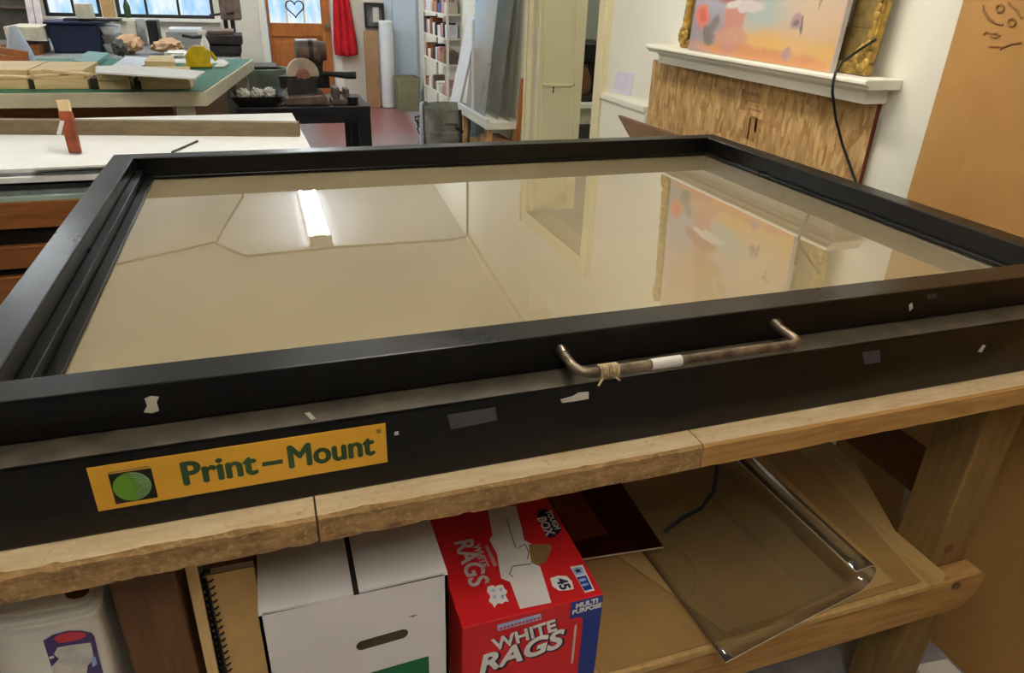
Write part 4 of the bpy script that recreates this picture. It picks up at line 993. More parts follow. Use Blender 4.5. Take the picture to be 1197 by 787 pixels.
# rust orange block leaning on the rail
k0 = at(88, 181, 'z', WT)
def blk(name, s0, s1, hw, m, par=None, **k):
    d = Vector((-.012, .05, .155)); a = k0 + d*s0; e = k0 + d*s1; t = Vector((.0, .020, -.005)); X = Vector((hw, .0, 0))
    return obj(name, B().hexa([tuple(a-X), tuple(a+X), tuple(a+X+t), tuple(a-X+t)], [tuple(e-X*1.15), tuple(e+X*1.15), tuple(e+X*1.15+t), tuple(e-X*1.15+t)]), m, par, bevel=.003, **k)
wg = thing('wooden_peg', 'rust orange wooden peg with a pale top leaning on the wooden rail', 'peg', tuple(k0))
blk('shaft', .035, .80, .0170, 'rustorange', wg); blk('pale_tip', .80, 1.02, .016, 'pineend', wg, label='pale tip'); 
blk('dark_band', .36, .40, .0176, 'cabwood', wg)
lp = at(67, 150, 'z', WT+.02)
obj('white_tag', B().prism([tuple(at(a, c, 'y', k0.y+.02)) for a, c in ((66, 157), (71, 158), (75, 142), (70, 141))], (0, .004, 0)), 'sheetwhite', label='little white tag beside the rust orange peg', cat='tag')
p0, p1 = at(201, 178, 'z', WT+.003), at(231, 165, 'z', WT+.003)
obj('pencil', B().bar(tuple(p0), tuple(p1), .0035, 6), 'machine', label='thin grey rod lying on the white board', cat='rod')

# ================================================================== TABLE WITH THE GREEN CUTTING MAT
GT = .86
ga, gb, gc_ = at(-130, 105, 'z', GT), at(240, 107, 'z', GT), at(296, 69, 'z', GT)
gd = ga + (gc_-gb)
gx0 = -1.75
ga = Vector((gx0, gb.y+.05, GT)); gd = Vector((gx0+(gc_.x-gb.x), gc_.y+.05, GT))
gt = thing('cutting_table', 'cream edged table with a green cutting mat behind the flat file cabinet', 'table', (-.7, 4.3, 0))
gp = [ga, gb, gc_, gd]
cen = (ga+gb+gc_+gd)/4
obj('top', B().prism([(p.x, p.y, GT-.075) for p in gp], (0, 0, .072)), 'creamedge', gt, bevel=.004)
inn = [cen + (p-cen)*.985 for p in gp]
obj('cutting_mat', B().prism([(p.x, p.y, GT-.003) for p in inn], (0, 0, .003)), 'greymat', gt)
for (p, dx, dy) in ((ga, .1, .1), (gb, -.12, .12), (gc_, -.10, -.06), (gd, .1, -.1)):
    obj('leg', B().box(p.x+dx-.045, p.x+dx+.045, p.y+dy-.045, p.y+dy+.045, 0, GT-.0755), 'creamedge', gt, bevel=.004)
obj('under_cupboard', B().box(-1.6, -.14, 3.80, 5.0, .30, GT-.076), 'cabwood', gt, bevel=.004)
obj('under_shelf', B().box(-1.6, .05, 3.60, 5.1, .27, .30), 'cabwood', gt)
GZt = GT + .0005
for (x, y, m, lab) in ((-.50, 3.76, 'paper', 'white folded cloth on the shelf under the cutting table'), (-.26, 3.80, 'liner', 'pale crumpled bag on the shelf under the cutting table')):
    obj('cloth_bundle', B().blob((x, y-.09, .40), .09, .05, .075, x*7, .4, 2.2, 3), m, smooth=1, label=lab, cat='bundle')
# moulding stock stacked along the front edge
def stock(px0, px1, py, depth, levels, lab, mset=('pine', 'pine')):
    a = at(px0, py, 'z', GT); e = at(px1, py, 'z', GT); z = GZt
    for k in range(levels):
        h = .046 if levels < 3 else .036; jx, jy = random.uniform(-.012, .012), random.uniform(.0, .02)
        obj('frame_stock', B().box(min(a.x, e.x)+jx, max(a.x, e.x)+jx, a.y+jy, a.y+jy+depth, z, z+h), mset[k % 2], label=lab[k], cat='wood', bevel=.003, group='pale frame stock stacked on the cutting table')
        z += h + .0005
    return z
zA = stock(-30, 34, 105, .46, 2, ('pale wooden stock in the leftmost stack on the cutting mat, lower piece', 'pale wooden stock in the leftmost stack on the cutting mat, upper piece'))
zB = stock(41, 103, 105, .44, 2, ('pale wooden stock in the stack right of the leftmost, lower piece', 'pale wooden stock in the stack right of the leftmost, upper piece'))
zC = stock(119, 156, 105.3, .24, 2, ('short pale stock under the white board, lower piece', 'short pale stock under the white board, upper piece'))
zD = stock(166, 224, 105.5, .24, 2, ('pale stock in the stack nearest the green mat, lower piece', 'pale stock in the stack nearest the green mat, upper piece'))
for (u0, u1, lab) in ((35, 40, 'small dark filler for the shade between the two left stacks'), (106, 117, 'dark filler for the shade left of the short pale stock'), (157, 164, 'dark filler for the shade right of the short pale stock')):
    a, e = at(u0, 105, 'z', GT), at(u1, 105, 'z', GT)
    obj('gap_shade', B().box(a.x, e.x, a.y+.02, a.y+.14, GZt, GZt+.055), 'pinedark', label=lab, cat='block', group='dark fillers for the shaded gaps on the cutting table', bevel=.004)  # dark fillers stand in for the shade between the stacks
a, e = at(112, 84, 'z', GT+.095), at(238, 92, 'z', GT+.095)
obj('white_mount_board', B().prism([tuple(at(u, v, 'z', .957)) for u, v in ((112, 86), (228, 93), (240, 85), (150, 78), (112, 79))], (0, 0, .008)), 'sheetwhite', label='white mount board lying across the pale stock', cat='board')
for k, (u0, v0, u1, v1, lab) in enumerate(((-20, 90, 32, 92, 'loose pale batten on the far left stack'), (44, 91, 100, 86, 'pale batten lying askew on the second stack'), (50, 86.5, 102, 92, 'short pale batten beside the white mount board'), (0, 79, 48, 77, 'pale batten at the back of the leftmost stack'), (62, 79, 105, 80, 'thin pale batten before the navy crate'))):
    zq = .957 if k < 3 else GT; a, e = at(u0, v0, 'z', zq), at(u1, v1, 'z', zq); d = (e-a).normalized(); n_ = Vector((-d.y, d.x, 0))*.035
    zb = .9545 + .0125*max(0, k-1) if k < 3 else GZt
    obj('pale_batten', B().prism([(p.x, p.y, zb) for p in (a, e, e+n_, a+n_)], (0, 0, .012)), 'pineend' if k % 2 else 'pine', label=lab, cat='wood', bevel=.002, group='loose battens on the stacks')
def onmat(name, pxs, h, m, lab, cat, z=GZt):
    return obj(name, B().prism([tuple(at(u, v, 'z', z)) for u, v in pxs], (0, 0, h)), m, label=lab, cat=cat, bevel=.001)
onmat('loose_paper', [(130, 78), (160, 80), (185, 69), (148, 66)], .004, 'liner', 'pale blue printed paper on the cutting mat behind the mount board', 'paper')
onmat('wood_offcut', [(170, 79), (206, 80), (204, 72), (176, 72)], .040, 'pine', 'small pale wood offcut left of the yellow tool', 'wood')
onmat('loose_paper', [(205, 74), (268, 74), (262, 70), (204, 69)], .003, 'paper', 'white paper under the yellow tool', 'paper', GZt)
onmat('paper_scrap', [(250, 79), (262, 79), (268, 75), (256, 74.5)], .008, 'paper', 'crumpled white scrap on the bare green mat', 'paper', GZt+.0035)
onmat('teal_folder', [(86, 75), (112, 78), (128, 66), (104, 64)], .025, 'tealitem', 'slim teal covered folder before the navy crate', 'folder', GZt+.0)
# yellow tape dispenser
yt = at(232, 80, 'z', GT)
td = thing('tape_dispenser', 'yellow tape dispenser on the cutting mat', 'tape dispenser', (yt.x, yt.y, GT))
yz = GZt + .0035
obj('base', B().box(yt.x-.085, yt.x+.085, yt.y+.01, yt.y+.10, yz, yz+.022), 'yellow', td, bevel=.006)
obj('cheek', B().prism([(yt.x-.07, yt.y+.02, yz+.022), (yt.x+.075, yt.y+.02, yz+.022), (yt.x+.082, yt.y+.02, yz+.08), (yt.x+.045, yt.y+.02, yz+.13), (yt.x-.03, yt.y+.02, yz+.125), (yt.x-.072, yt.y+.02, yz+.075)], (0, .012, 0)), 'yellow', td, bevel=.004)
obj('cheek', B().prism([(yt.x-.07, yt.y+.08, yz+.022), (yt.x+.075, yt.y+.08, yz+.022), (yt.x+.082, yt.y+.08, yz+.08), (yt.x+.045, yt.y+.08, yz+.13), (yt.x-.03, yt.y+.08, yz+.125), (yt.x-.072, yt.y+.08, yz+.075)], (0, .012, 0)), 'yellow', td, bevel=.004)
obj('tape_roll', B().lathe([(.022, yt.y+.034), (.055, yt.y+.034), (.055, yt.y+.078), (.022, yt.y+.078)], (yt.x, 0, yz+.078), 24, 'y'), 'pineend', td, smooth=.6)
obj('handle', B().tube([(yt.x+.06, yt.y+.05, yz+.1), (yt.x+.09, yt.y+.05, yz+.085), (yt.x+.115, yt.y+.05, yz+.04)], .013, 8), 'yellow', td, smooth=1)

# ================================================================== BENCH ALONG THE BACK WALL
BZ = .75
bn = thing('back_bench', 'grey topped bench along the back wall under the windows', 'bench', (-1.6, 7.3, 0))
obj('top', B().box(-3.5, .20, 6.15, 8.55, BZ-.05, BZ), 'greycounter', bn, bevel=.004)
for x in (-3.3, -1.7, .1):
    for y in (6.25, 8.4): obj('leg', B().box(x-.04, x+.04, y-.04, y+.04, 0, BZ-.0505), 'darkgray', bn)
obj('shelf', B().box(-3.4, .1, 6.3, 8.4, .22, .25), 'cabwood', bn)
BT = BZ + .0005
def P7(px, py, y): return at(px, py, 'y', y)
def boxpx(name, px0, py0, px1, py1, y, depth, m, lab, cat, z0=None, bevel=.004, parent=None, taper=0):
    """a box whose front, on the plane y, covers the given part of the view; z0 sets what it stands on"""
    a, e = at(px0, py0, 'y', y), at(px1, py1, 'y', y); zb = e.z if z0 is None else z0
    x0, x1 = min(a.x, e.x), max(a.x, e.x); tp = taper*(x1-x0)
    b = B().hexa([(x0+tp, y, zb), (x1-tp, y, zb), (x1-tp, y+depth, zb), (x0+tp, y+depth, zb)], [(x0, y, a.z), (x1, y, a.z), (x1, y+depth, a.z), (x0, y+depth, a.z)])
    return obj(name, b, m, parent, bevel=bevel, label=lab, cat=cat)
nc = thing('navy_crate', 'dark navy plastic crate on the back bench below the left window', 'crate', tuple(at(85, 58, 'y', 7.0).xy) + (BT,))
boxpx('body', 53, 28, 118, 50, 7.0, .38, 'navy', None, None, BT, .01, nc, .05)
a, e = at(49.5, 25, 'y', 6.98), at(121, 29, 'y', 6.98)
obj('rim', B().box(a.x, e.x, 6.975, 7.405, e.z+.0005, a.z), 'navy', nc, bevel=.004)
obj('divider', B().box((a.x+e.x)/2-.1, (a.x+e.x)/2+.35, 7.1, 7.3, a.z+.0005, a.z+.02), 'machine', nc)
st = [('pale plastic tray lowest of the stack right of the navy crate', .0), ('pale plastic tray in the middle of the stack right of the navy crate', 1), ('pale plastic tray topmost of the stack right of the navy crate', 2)]
ta, te = at(121, 54, 'y', 7.1), at(137, 54, 'y', 7.1)
for lab, k in st:
    obj('plastic_tray', B().hexa([(ta.x+.02, 7.1, BT+k*.075), (te.x-.01, 7.1, BT+k*.075), (te.x-.01, 7.45, BT+k*.075), (ta.x+.02, 7.45, BT+k*.075)], [(ta.x+.0, 7.08, BT+k*.075+.072), (te.x+.01, 7.08, BT+k*.075+.072), (te.x+.01, 7.47, BT+k*.075+.072), (ta.x, 7.47, BT+k*.075+.072)]), 'liner' if k != 1 else 'greycounter', label=lab, cat='tray', group='trays stacked on the back bench', bevel=.004)
boxpx('cream_box', 86, 6, 107, 24, 7.08, .22, 'creambox', 'cream cardboard box standing on the navy crate', 'box', None, .004)
bxo = bpy.data.objects['cream_box']; bxo.location.z = a.z + .021
for k, (u0, v0, u1, v1, y, d, m, lab, cat, nm) in enumerate((
    (147, 24, 160, 44, 7.9, .2, 'creambox', 'pale carton on the bench left of the black box', 'box', 'pale_carton'),
    (158, 22, 170, 42, 8.0, .15, 'palegrayink', 'light grey tin on the bench beside the black box', 'tin', 'grey_tin'),
    (170, 24, 186, 43, 7.7, .25, 'wire', 'black box on the bench under the right window', 'box', 'black_box'),
    (196, 33, 236, 40, 7.8, .30, 'sheetwhite', 'flat white box on the bench under the right window', 'box', 'white_box'),
    (193, 37, 238, 48, 7.5, .30, 'greycounter', 'grey flat case before the white box on the bench', 'case', 'grey_case'))):
    boxpx(nm, u0, v0, u1, v1, y, d, m, lab, cat, BT, .006)
bpy.data.objects['white_box'].location.z = max(bpy.data.objects['white_box'].location.z, BT)
wbm = bpy.data.objects['white_box']
def heap(name, px, py, y, rx, rz, m, lab, seed, ry=.16):
    c = at(px, py, 'y', y); obj(name, B().blob((c.x, y, BT+rz*1.2), rx, ry, rz, seed, .45, 2.4, 3), m, smooth=.9, label=lab, cat='paper')
heap('kraft_paper_heap', 151, 50, 6.95, .11, .075, 'kpaper', 'crumpled kraft paper heap on the back bench, left one', 2)
heap('kraft_paper_heap', 196, 51, 6.95, .13, .060, 'kpaper', 'crumpled kraft paper heap on the back bench, right one', 6)
heap('dark_cloth_heap', 139, 52, 6.60, .06, .07, 'darkgray', 'dark crumpled cloth between the trays and the paper heap', 9, .08)
heap('white_paper_heap', 206, 56, 6.45, .10, .035, 'paper', 'crumpled white paper on the bench edge by the yellow tool', 11, .1)
# small bottle
bt = at(239, 48, 'y', 6.5)
bo = thing('spray_bottle', 'white spray bottle on the bench left of the dark flat press', 'bottle', (bt.x, 6.5, BT))
obj('body', B().lathe([(.03, BT), (.034, BT+.01), (.034, BT+.13), (.014, BT+.18), (.014, BT+.20)], (bt.x, 6.5, 0), 16), 'plastic', bo, smooth=.6)
obj('nozzle', B().box(bt.x-.045, bt.x+.02, 6.488, 6.512, BT+.2005, BT+.235), 'plastic', bo, bevel=.005)
# dark flat press with legs
fp = thing('flat_press', 'dark iron flat press standing at the right end of the back bench', 'press', (.0, 6.8, BT))
a, e = at(238, 41, 'y', 6.7), at(284, 52, 'y', 6.7)
obj('body', B().box(a.x, e.x, 6.7, 7.15, e.z, a.z), 'machine', fp, bevel=.008)
obj('upper_plate', B().box(a.x+.03, e.x-.07, 6.74, 7.12, a.z+.0005, a.z+.035), 'machine2', fp, bevel=.006)
obj('lower_plate', B().box(a.x-.02, e.x-.02, 6.72, 7.13, BT+.03, e.z-.015), 'machine', fp, bevel=.005)
for x in (a.x+.05, e.x-.05):
    for y in (6.76, 7.09): obj('leg', B().bar((x, y, BT), (x, y, e.z+.01), .018), 'machine', fp)
hl_ = at(213, 43, 'y', 6.85)
obj('lever', B().tube([(a.x+.03, 6.85, a.z-.02), (a.x-.1, 6.85, a.z-.03), (hl_.x, 6.85, a.z-.015)], .014, 8), 'machine', fp, smooth=1)
# drill press behind it
dp_ = thing('drill_press', 'brown drill press standing behind the flat press', 'drill press', tuple(at(266, 40, 'y', 7.7).xy) + (BT,))
c = at(267, 30, 'y', 7.7)
obj('base', B().box(c.x-.10, c.x+.10, 7.6, 7.86, BT, BT+.04), 'machine', dp_, bevel=.006)
obj('column', B().bar((c.x-.025, 7.78, BT+.04), (c.x-.025, 7.78, 1.35), .022), 'machine', dp_)
obj('head', B().box(c.x-.06, c.x+.14, 7.56, 7.84, 1.02, 1.36), 'machine2', dp_, bevel=.02)
obj('spindle', B().lathe([(.012, .88), (.022, .92), (.022, 1.0199)], (c.x+.045, 7.66, 0), 14), 'machine', dp_)
obj('table', B().box(c.x-.09, c.x+.08, 7.58, 7.757, .93, .95) if False else B().box(c.x-.08, c.x+.10, 7.57, 7.757, .82, .845), 'machine', dp_, bevel=.004)
obj('handle', B().bar((c.x-.16, 7.62, 1.06), (c.x+.07, 7.55, 1.09), .012), 'machine', dp_)
# left end: shelf, bag, planks
sh_ = thing('grey_shelf_unit', 'dark grey shelf unit at the far left of the back wall', 'shelf', (-2.35, 8.2, 0))
obj('back', B().box(-2.9, -1.84, 8.60, 8.62, .0, 2.0), 'darkgray', sh_)
for x in (-2.9, -1.86): obj('side', B().box(x, x+.02, 8.555, 8.60, 0, 2.0), 'darkgray', sh_)
for z in (1.05, 1.25, 1.5, 1.99): obj('shelf', B().box(-2.88, -1.86, 8.555, 8.60, z, z+.02), 'machine2', sh_)
boxpx('cream_drawer_box', 5, 37, 50, 53, 6.8, .5, 'creambox', 'long cream box on the bench left of the navy crate', 'box', None, .004)
bpy.data.objects['cream_drawer_box'].location.z = .87
boxpx('wooden_crate', 0, 52, 46, 64, 6.82, .45, 'cabwood', 'dark wooden crate under the long cream box', 'crate', BT, .004)
wc_ = bpy.data.objects['wooden_crate']; zt = BT + wc_.dimensions.z
_ = [setattr(o, 'scale', (1, 1, 1)) for o in ()]
for k, (u, lab) in enumerate(((38, 'pinkish white plank leaning by the left window, left one'), (47, 'pinkish white plank leaning by the left window, right one'))):
    a, e = at(u-8, -30, 'y', 8.5), at(u, 32, 'y', 8.3)
    obj('leaning_plank', B().hexa([(e.x-.03, 8.28, BT), (e.x+.03, 8.28, BT), (e.x+.03, 8.31, BT), (e.x-.03, 8.31, BT)], [(a.x-.03, 8.5, 1.7), (a.x+.03, 8.5, 1.7), (a.x+.03, 8.53, 1.7), (a.x-.03, 8.53, 1.7)]), 'pinkwhite', label=lab, cat='plank', group='planks by the left window')
c = at(47, 62, 'y', 5.55)
obj('plastic_bag', B().lathe([(.02, GT+.22), (.035, GT+.18), (.07, GT+.08), (.085, GT+.005), (.05, GT+.001)], (c.x, 5.05, 0), 18), 'bag', smooth=1.2, label='pale blue plastic bag standing before the navy crate', cat='bag')
for k, (u0, v0, u1, v1, lab) in enumerate(((-10, 60, 36, 68, 'orange brown board sloping at the far left, upper one'), (-10, 66, 30, 72, 'orange brown board sloping at the far left, lower one'))):
    a, e = at(u0, v0, 'y', 5.0+.06*k), at(u1, v1, 'y', 5.0+.06*k)
    y = 4.9-.14*k
    obj('brown_board', B().hexa([(a.x, y, GZt), (e.x, y, GZt), (e.x, y+.04, GZt), (a.x, y+.04, GZt)], [(a.x, y+.05, GZt+.11-.02*k), (e.x, y+.05, GZt+.07-.02*k), (e.x, y+.08, GZt+.07-.02*k), (a.x, y+.08, GZt+.11-.02*k)]), 'doorwood', label=lab, cat='board', group='brown boards at the far left')
pb = at(148, 18, 'y', 8.6)
obj('green_bottle', B().lathe([(.03, .975), (.034, .985), (.034, 1.09), (.013, 1.15), (.013, 1.20)], (pb.x, 8.71, 0), 14), 'darkgreen', smooth=.7, label='dark green bottle on the sill of the right window', cat='bottle')

# ================================================================== BLACK LOW TABLE WITH THE CHOP SAW
KY = 4.4
ka, kb = at(280, 122, 'y', KY), at(433, 124, 'y', KY)
KT = kb.z
kt = thing('black_table', 'low black table with square legs carrying the chop saw', 'table', ((ka.x+kb.x)/2, KY+.3, 0))
lw = at(420, 140, 'y', KY).x
obj('top', B().box(ka.x-.02, kb.x, KY, KY+.62, KT-.055, KT), 'black2', kt, bevel=.004)
obj('apron', B().box(ka.x+.02, kb.x-.08, KY+.01, KY+.03, KT-.11, KT-.0555), 'black2', kt)
for x0 in (kb.x-.082, ka.x):
    for y0 in (KY+.002, KY+.535): obj('leg', B().box(x0, x0+.08, y0, y0+.08, 0, KT-.0555), 'black2', kt, bevel=.003)
for x0 in (kb.x-.155,): obj('leg', B().box(x0, x0+.04, KY+.25, KY+.29, 0, KT-.0555), 'black2', kt, bevel=.003)
KZ = KT + .0005
sc0 = at(353, 100, 'y', KY+.2)
sw = thing('chop_saw', 'old grey brown chop saw with a round blade guard on the black table', 'saw', (sc0.x, KY+.3, KZ))
sy = KY + .22
gc2 = at(354, 87, 'y', sy); gr = (at(373, 87, 'y', sy).x - at(335, 87, 'y', sy).x)/2
b = B().prism([(sc0.x-.17, KY+.06, KZ), (sc0.x+.17, KY+.06, KZ), (sc0.x+.14, KY+.06, KZ+.07), (sc0.x-.10, KY+.06, KZ+.055)], (0, .42, 0))
obj('base', b, 'machine2', sw, bevel=.01)
obj('turntable', B().lathe([(.11, KZ+.0705), (.11, KZ+.085), (.09, KZ+.09)], (sc0.x+.0, KY+.27, 0), 28), 'machine2', sw, smooth=.6)
obj('fence', B().box(sc0.x+.06, sc0.x+.20, sy+.12, sy+.15, KZ+.0755, KZ+.17), 'machine', sw, bevel=.005)
obj('fence', B().box(sc0.x-.30+.16, sc0.x-.03, sy+.12, sy+.15, KZ+.0755, KZ+.16), 'machine', sw, bevel=.005)
b = B(); n = 26
P = [(gc2.x+gr*math.cos(a), sy-.035, gc2.z+gr*math.sin(a)) for a in [-.12+ (PI+.24)*k/n for k in range(n+1)]]
obj('blade_guard', B().prism(P, (0, .07, 0)), 'blade', sw, bevel=.006)
obj('blade', B().lathe([(gr*.93, sy-.002), (gr*.95, sy), (gr*.93, sy+.002)], (gc2.x, 0, gc2.z), 40, 'y'), 'steel', sw)
obj('hub', B().lathe([(gr*.42, sy-.036), (gr*.40, sy-.05), (gr*.2, sy-.055), (gr*.18, sy-.07), (.01, sy-.072)], (gc2.x, 0, gc2.z-.005), 24, 'y'), 'bladehub', sw, smooth=.6)
mc = at(362, 60, 'y', sy+.05)
obj('motor', B().lathe([(.05, -.10), (.078, -.09), (.08, .05), (.066, .065), (.06, .11)], (mc.x, sy+.06, mc.z), 22, 'x'), 'machine2', sw, smooth=.6)
obj('motor_band', B().lathe([(.0815, -.01), (.0815, .02)], (mc.x, sy+.06, mc.z), 22, 'x'), 'machine', sw, smooth=.6)
obj('arm', B().prism([(mc.x+.02, sy+.04, mc.z-.07), (mc.x+.085, sy+.04, mc.z-.05), (gc2.x+.13, sy+.04, KZ+.10), (gc2.x+.06, sy+.04, KZ+.09)], (0, .08, 0)), 'machine', sw, bevel=.01)
h0, h1 = at(374, 84, 'y', sy), at(416, 89, 'y', sy)
obj('handle', B().tube([(h0.x-.03, sy, h0.z-.01), (h0.x+.05, sy, h0.z-.012), (h1.x-.06, sy, h1.z+.005), (h1.x, sy, h1.z+.006)], [.016, .016, .024, .026], 12), 'machine', sw, smooth=.9)
obj('clear_guard', B().box(sc0.x-.10, sc0.x+.10, sy-.06, sy-.05, KZ+.05, KZ+.16), 'machine', sw, bevel=.006)
# vise and little tin on the black table
vb = at(399, 112, 'y', KY+.1)
vs = thing('bench_vise', 'brown iron vise beside the chop saw', 'vise', (vb.x, KY+.15, KZ))
obj('base', B().box(vb.x-.07, vb.x+.06, KY+.08, KY+.24, KZ, KZ+.035), 'machine2', vs, bevel=.006)
obj('jaw', B().box(vb.x-.06, vb.x-.01, KY+.09, KY+.23, KZ+.0355, KZ+.11), 'machine2', vs, bevel=.008); obj('jaw', B().box(vb.x+.02, vb.x+.055, KY+.09, KY+.23, KZ+.0355, KZ+.10), 'machine2', vs, bevel=.008)
obj('screw', B().bar((vb.x-.012, KY+.16, KZ+.07), (vb.x+.05, KY+.16, KZ+.07), .011), 'steel', vs)
tb_ = at(412, 118, 'y', KY+.1)
obj('black_tin', B().lathe([(.034, KZ), (.04, KZ+.004), (.04, KZ+.034), (.042, KZ+.036), (.042, KZ+.048), (.03, KZ+.05)], (tb_.x, KY+.10, 0), 20), 'black2', smooth=.6, label='small black tin at the right end of the black table', cat='tin')
# black tray with crumpled white paper at the table's left end
t0, t1 = at(275, 114, 'y', KY+.02), at(330, 126, 'y', KY+.02)
tr = thing('black_tray', 'black tray on the left end of the black table holding white rags', 'tray', ((t0.x+t1.x)/2, KY+.2, KZ))
cxr, cyr = (t0.x+t1.x)/2-.01, KY+.17
obj('tray', loft(B(), [rrect(cxr, cyr, .12, .12, .02, KZ), rrect(cxr, cyr, .165, .15, .02, KZ+.065), rrect(cxr, cyr, .16, .145, .02, KZ+.065), rrect(cxr, cyr, .115, .115, .02, KZ+.006)]), 'black2', tr, smooth=.5)
for k, (dx, dy, r, lab) in enumerate(((-.085, -.02, .038, 'crumpled white rag in the black tray, left one'), (.0, .0, .038, 'crumpled white rag in the black tray, middle one'), (.085, .02, .038, 'crumpled white rag in the black tray, right one'))):
    obj('white_rag', B().blob((cxr+dx, cyr+dy, KZ+.045+r*.6), r, r*.9, r*.9, k*3.3, .5, 2.4, 4), 'paper', smooth=3, label=lab, cat='rag', group='white rags in the black tray')
# weathered tub behind the tray, on a box
u0, u1 = at(280, 82, 'y', 5.35), at(337, 82, 'y', 5.35)
tx, trr = (u0.x+u1.x)/2, (u1.x-u0.x)/2
tz1 = u0.z; tz0 = at(300, 118, 'y', 5.35).z
bi = thing('metal_tub', 'weathered grey green metal tub behind the black tray', 'tub', (tx, 5.55, 0))
obj('body', B().lathe([(trr*.86, .002), (trr*.9, .01), (trr*.98, tz1-.05), (trr*1.02, tz1-.04), (trr*1.04, tz1-.03), (trr*1.04, tz1-.005), (trr, tz1), (trr*.95, tz1-.01), (trr*.84, .03)], (tx, 5.55, 0), 32), 'galvgreen', bi, smooth=.6)
obj('handle', B().tube([(tx-trr*.35, 5.55-trr*.97, tz1-.10), (tx-trr*.3, 5.55-trr*1.14, tz1-.13), (tx-trr*.05, 5.55-trr*1.22, tz1-.14), (tx+trr*.1, 5.55-trr*1.04, tz1-.10)], .009, 8), 'rust', bi, smooth=1)
obj('dark_board', B().box(tx-trr*.8, tx+trr*.55, 5.40, 5.72, tz1+.0005, tz1+.02), 'machine', label='dark board lying across the weathered tub', cat='board', bevel=.004)

# ================================================================== FAR RIGHT OF THE SHOP
# red apron on a hook
ap = thing('hanging_apron', 'red cloth apron hanging on the post right of the door', 'apron', (1.37, 8.64, 1.3))
aw0, aw1 = at(391, 30, 'y', 8.62), at(413, 30, 'y', 8.62)
rows = []
for k in range(22):
    t = k/21; z = 1.62 - (1.62-.61)*t; hw = .03 + .105*min(1, t*1.15)**.7; cx_ = 1.355 + .03*t
    rows.append([(cx_+hw*(-1+2*j/16), 8.665 + .022*math.sin(j*1.25+.6*t)*min(1, t*2+.2) - .012*math.cos(PI*(j/16-.5)), z - .02*math.sin(j/16*PI)*t) for j in range(17)])
obj('cloth', B().grid(rows), 'redcloth', ap, smooth=1.5, solid=.012)
obj('neck_loop', B().tube([(1.335, 8.66, 1.62), (1.345, 8.68, 1.72), (1.355, 8.69, 1.74), (1.365, 8.68, 1.72), (1.375, 8.66, 1.62)], .006, 6), 'redcloth', ap, smooth=1)
obj('coat_hook', B().tube([(1.355, YB-.002, 1.75), (1.355, 8.70, 1.735), (1.355, 8.68, 1.735), (1.355, 8.675, 1.76)], .005, 8).box(1.34, 1.37, YB-.006, YB-.0005, 1.70, 1.80), 'steel', label='steel coat hook carrying the red apron', cat='hook')
# things along the back wall right of the door
boxpx('brown_cardboard', 425, 36, 445, 122, 8.55, .05, 'brownbox', 'upright brown cardboard sheet against the back wall', 'cardboard', .002, .004)
p = at(451, 60, 'y', 8.6)
obj('paper_tube', B().lathe([(.075, .002), (.085, .01), (.085, .99), (.076, 1.0), (.06, .985)], (at(452, 60, 'y', 8.6).x-.004, 8.565, 0), 24), 'sheetwhite', smooth=.6, label='tall white roll of paper standing by the back wall', cat='roll')
fb = thing('fuse_box', 'open dark fuse box on the wall above the brown cardboard', 'fuse box', (1.72, 8.7, .95))
a, e = at(426, 3, 'y', 8.66), at(450, 33, 'y', 8.66)
b = B(); zt_, zb_ = a.z, e.z
b.box(a.x, e.x, 8.66, YB-.001, zt_-.02, zt_).box(a.x, e.x, 8.66, YB-.001, zb_, zb_+.02).box(a.x, a.x+.02, 8.66, YB-.001, zb_+.02, zt_-.02).box(e.x-.02, e.x, 8.66, YB-.001, zb_+.02, zt_-.02)
obj('case', b, 'machine', fb); obj('backplate', B().box(a.x+.02, e.x-.02, 8.735, YB-.001, zb_+.02, zt_-.02), 'greycounter', fb)
obj('breaker', B().box(a.x+.10, e.x-.06, 8.69, 8.734, zb_+.06, zt_-.05), 'labelpale', fb, bevel=.004); obj('switch_lever', B().bar((e.x-.02, 8.69, zb_+.08), (e.x+.02, 8.68, zb_+.07), .008), 'machine', fb)
bno = thing('olive_bin', 'square olive waste bin standing by the back wall', 'bin', (2.08, 8.4, 0))
a, e = at(463, 90, 'y', 8.3), at(490, 122, 'y', 8.3)
xm, hw_ = (a.x+e.x)/2, (e.x-a.x)/2
obj('body', loft(B(), [rrect(xm, 8.35, hw_*.9, .13, .02, .001), rrect(xm, 8.35, hw_, .15, .02, a.z-.04), rrect(xm, 8.35, hw_-.006, .144, .02, a.z-.04), rrect(xm, 8.35, hw_*.86, .12, .02, .02)]), 'olive', bno, smooth=.5)
obj('rim', loft(B(), [rrect(xm, 8.35, hw_+.004, .156, .022, a.z-.038), rrect(xm, 8.35, hw_+.004, .156, .022, a.z), rrect(xm, 8.35, hw_-.014, .138, .02, a.z), rrect(xm, 8.35, hw_-.014, .138, .02, a.z-.038)]), 'olive', bno, smooth=.5)
struct('door_3', B().box(wbx(8.0)-.03, wbx(8.0)-.005, 7.35, 8.15, .002, 2.05) if False else B().box(1.98, 2.27, YB-.03, YB-.0005, .14, 2.02), wallm('pale blue door paint', (196, 208, 220), (204, 216, 226)), bevel=.004)
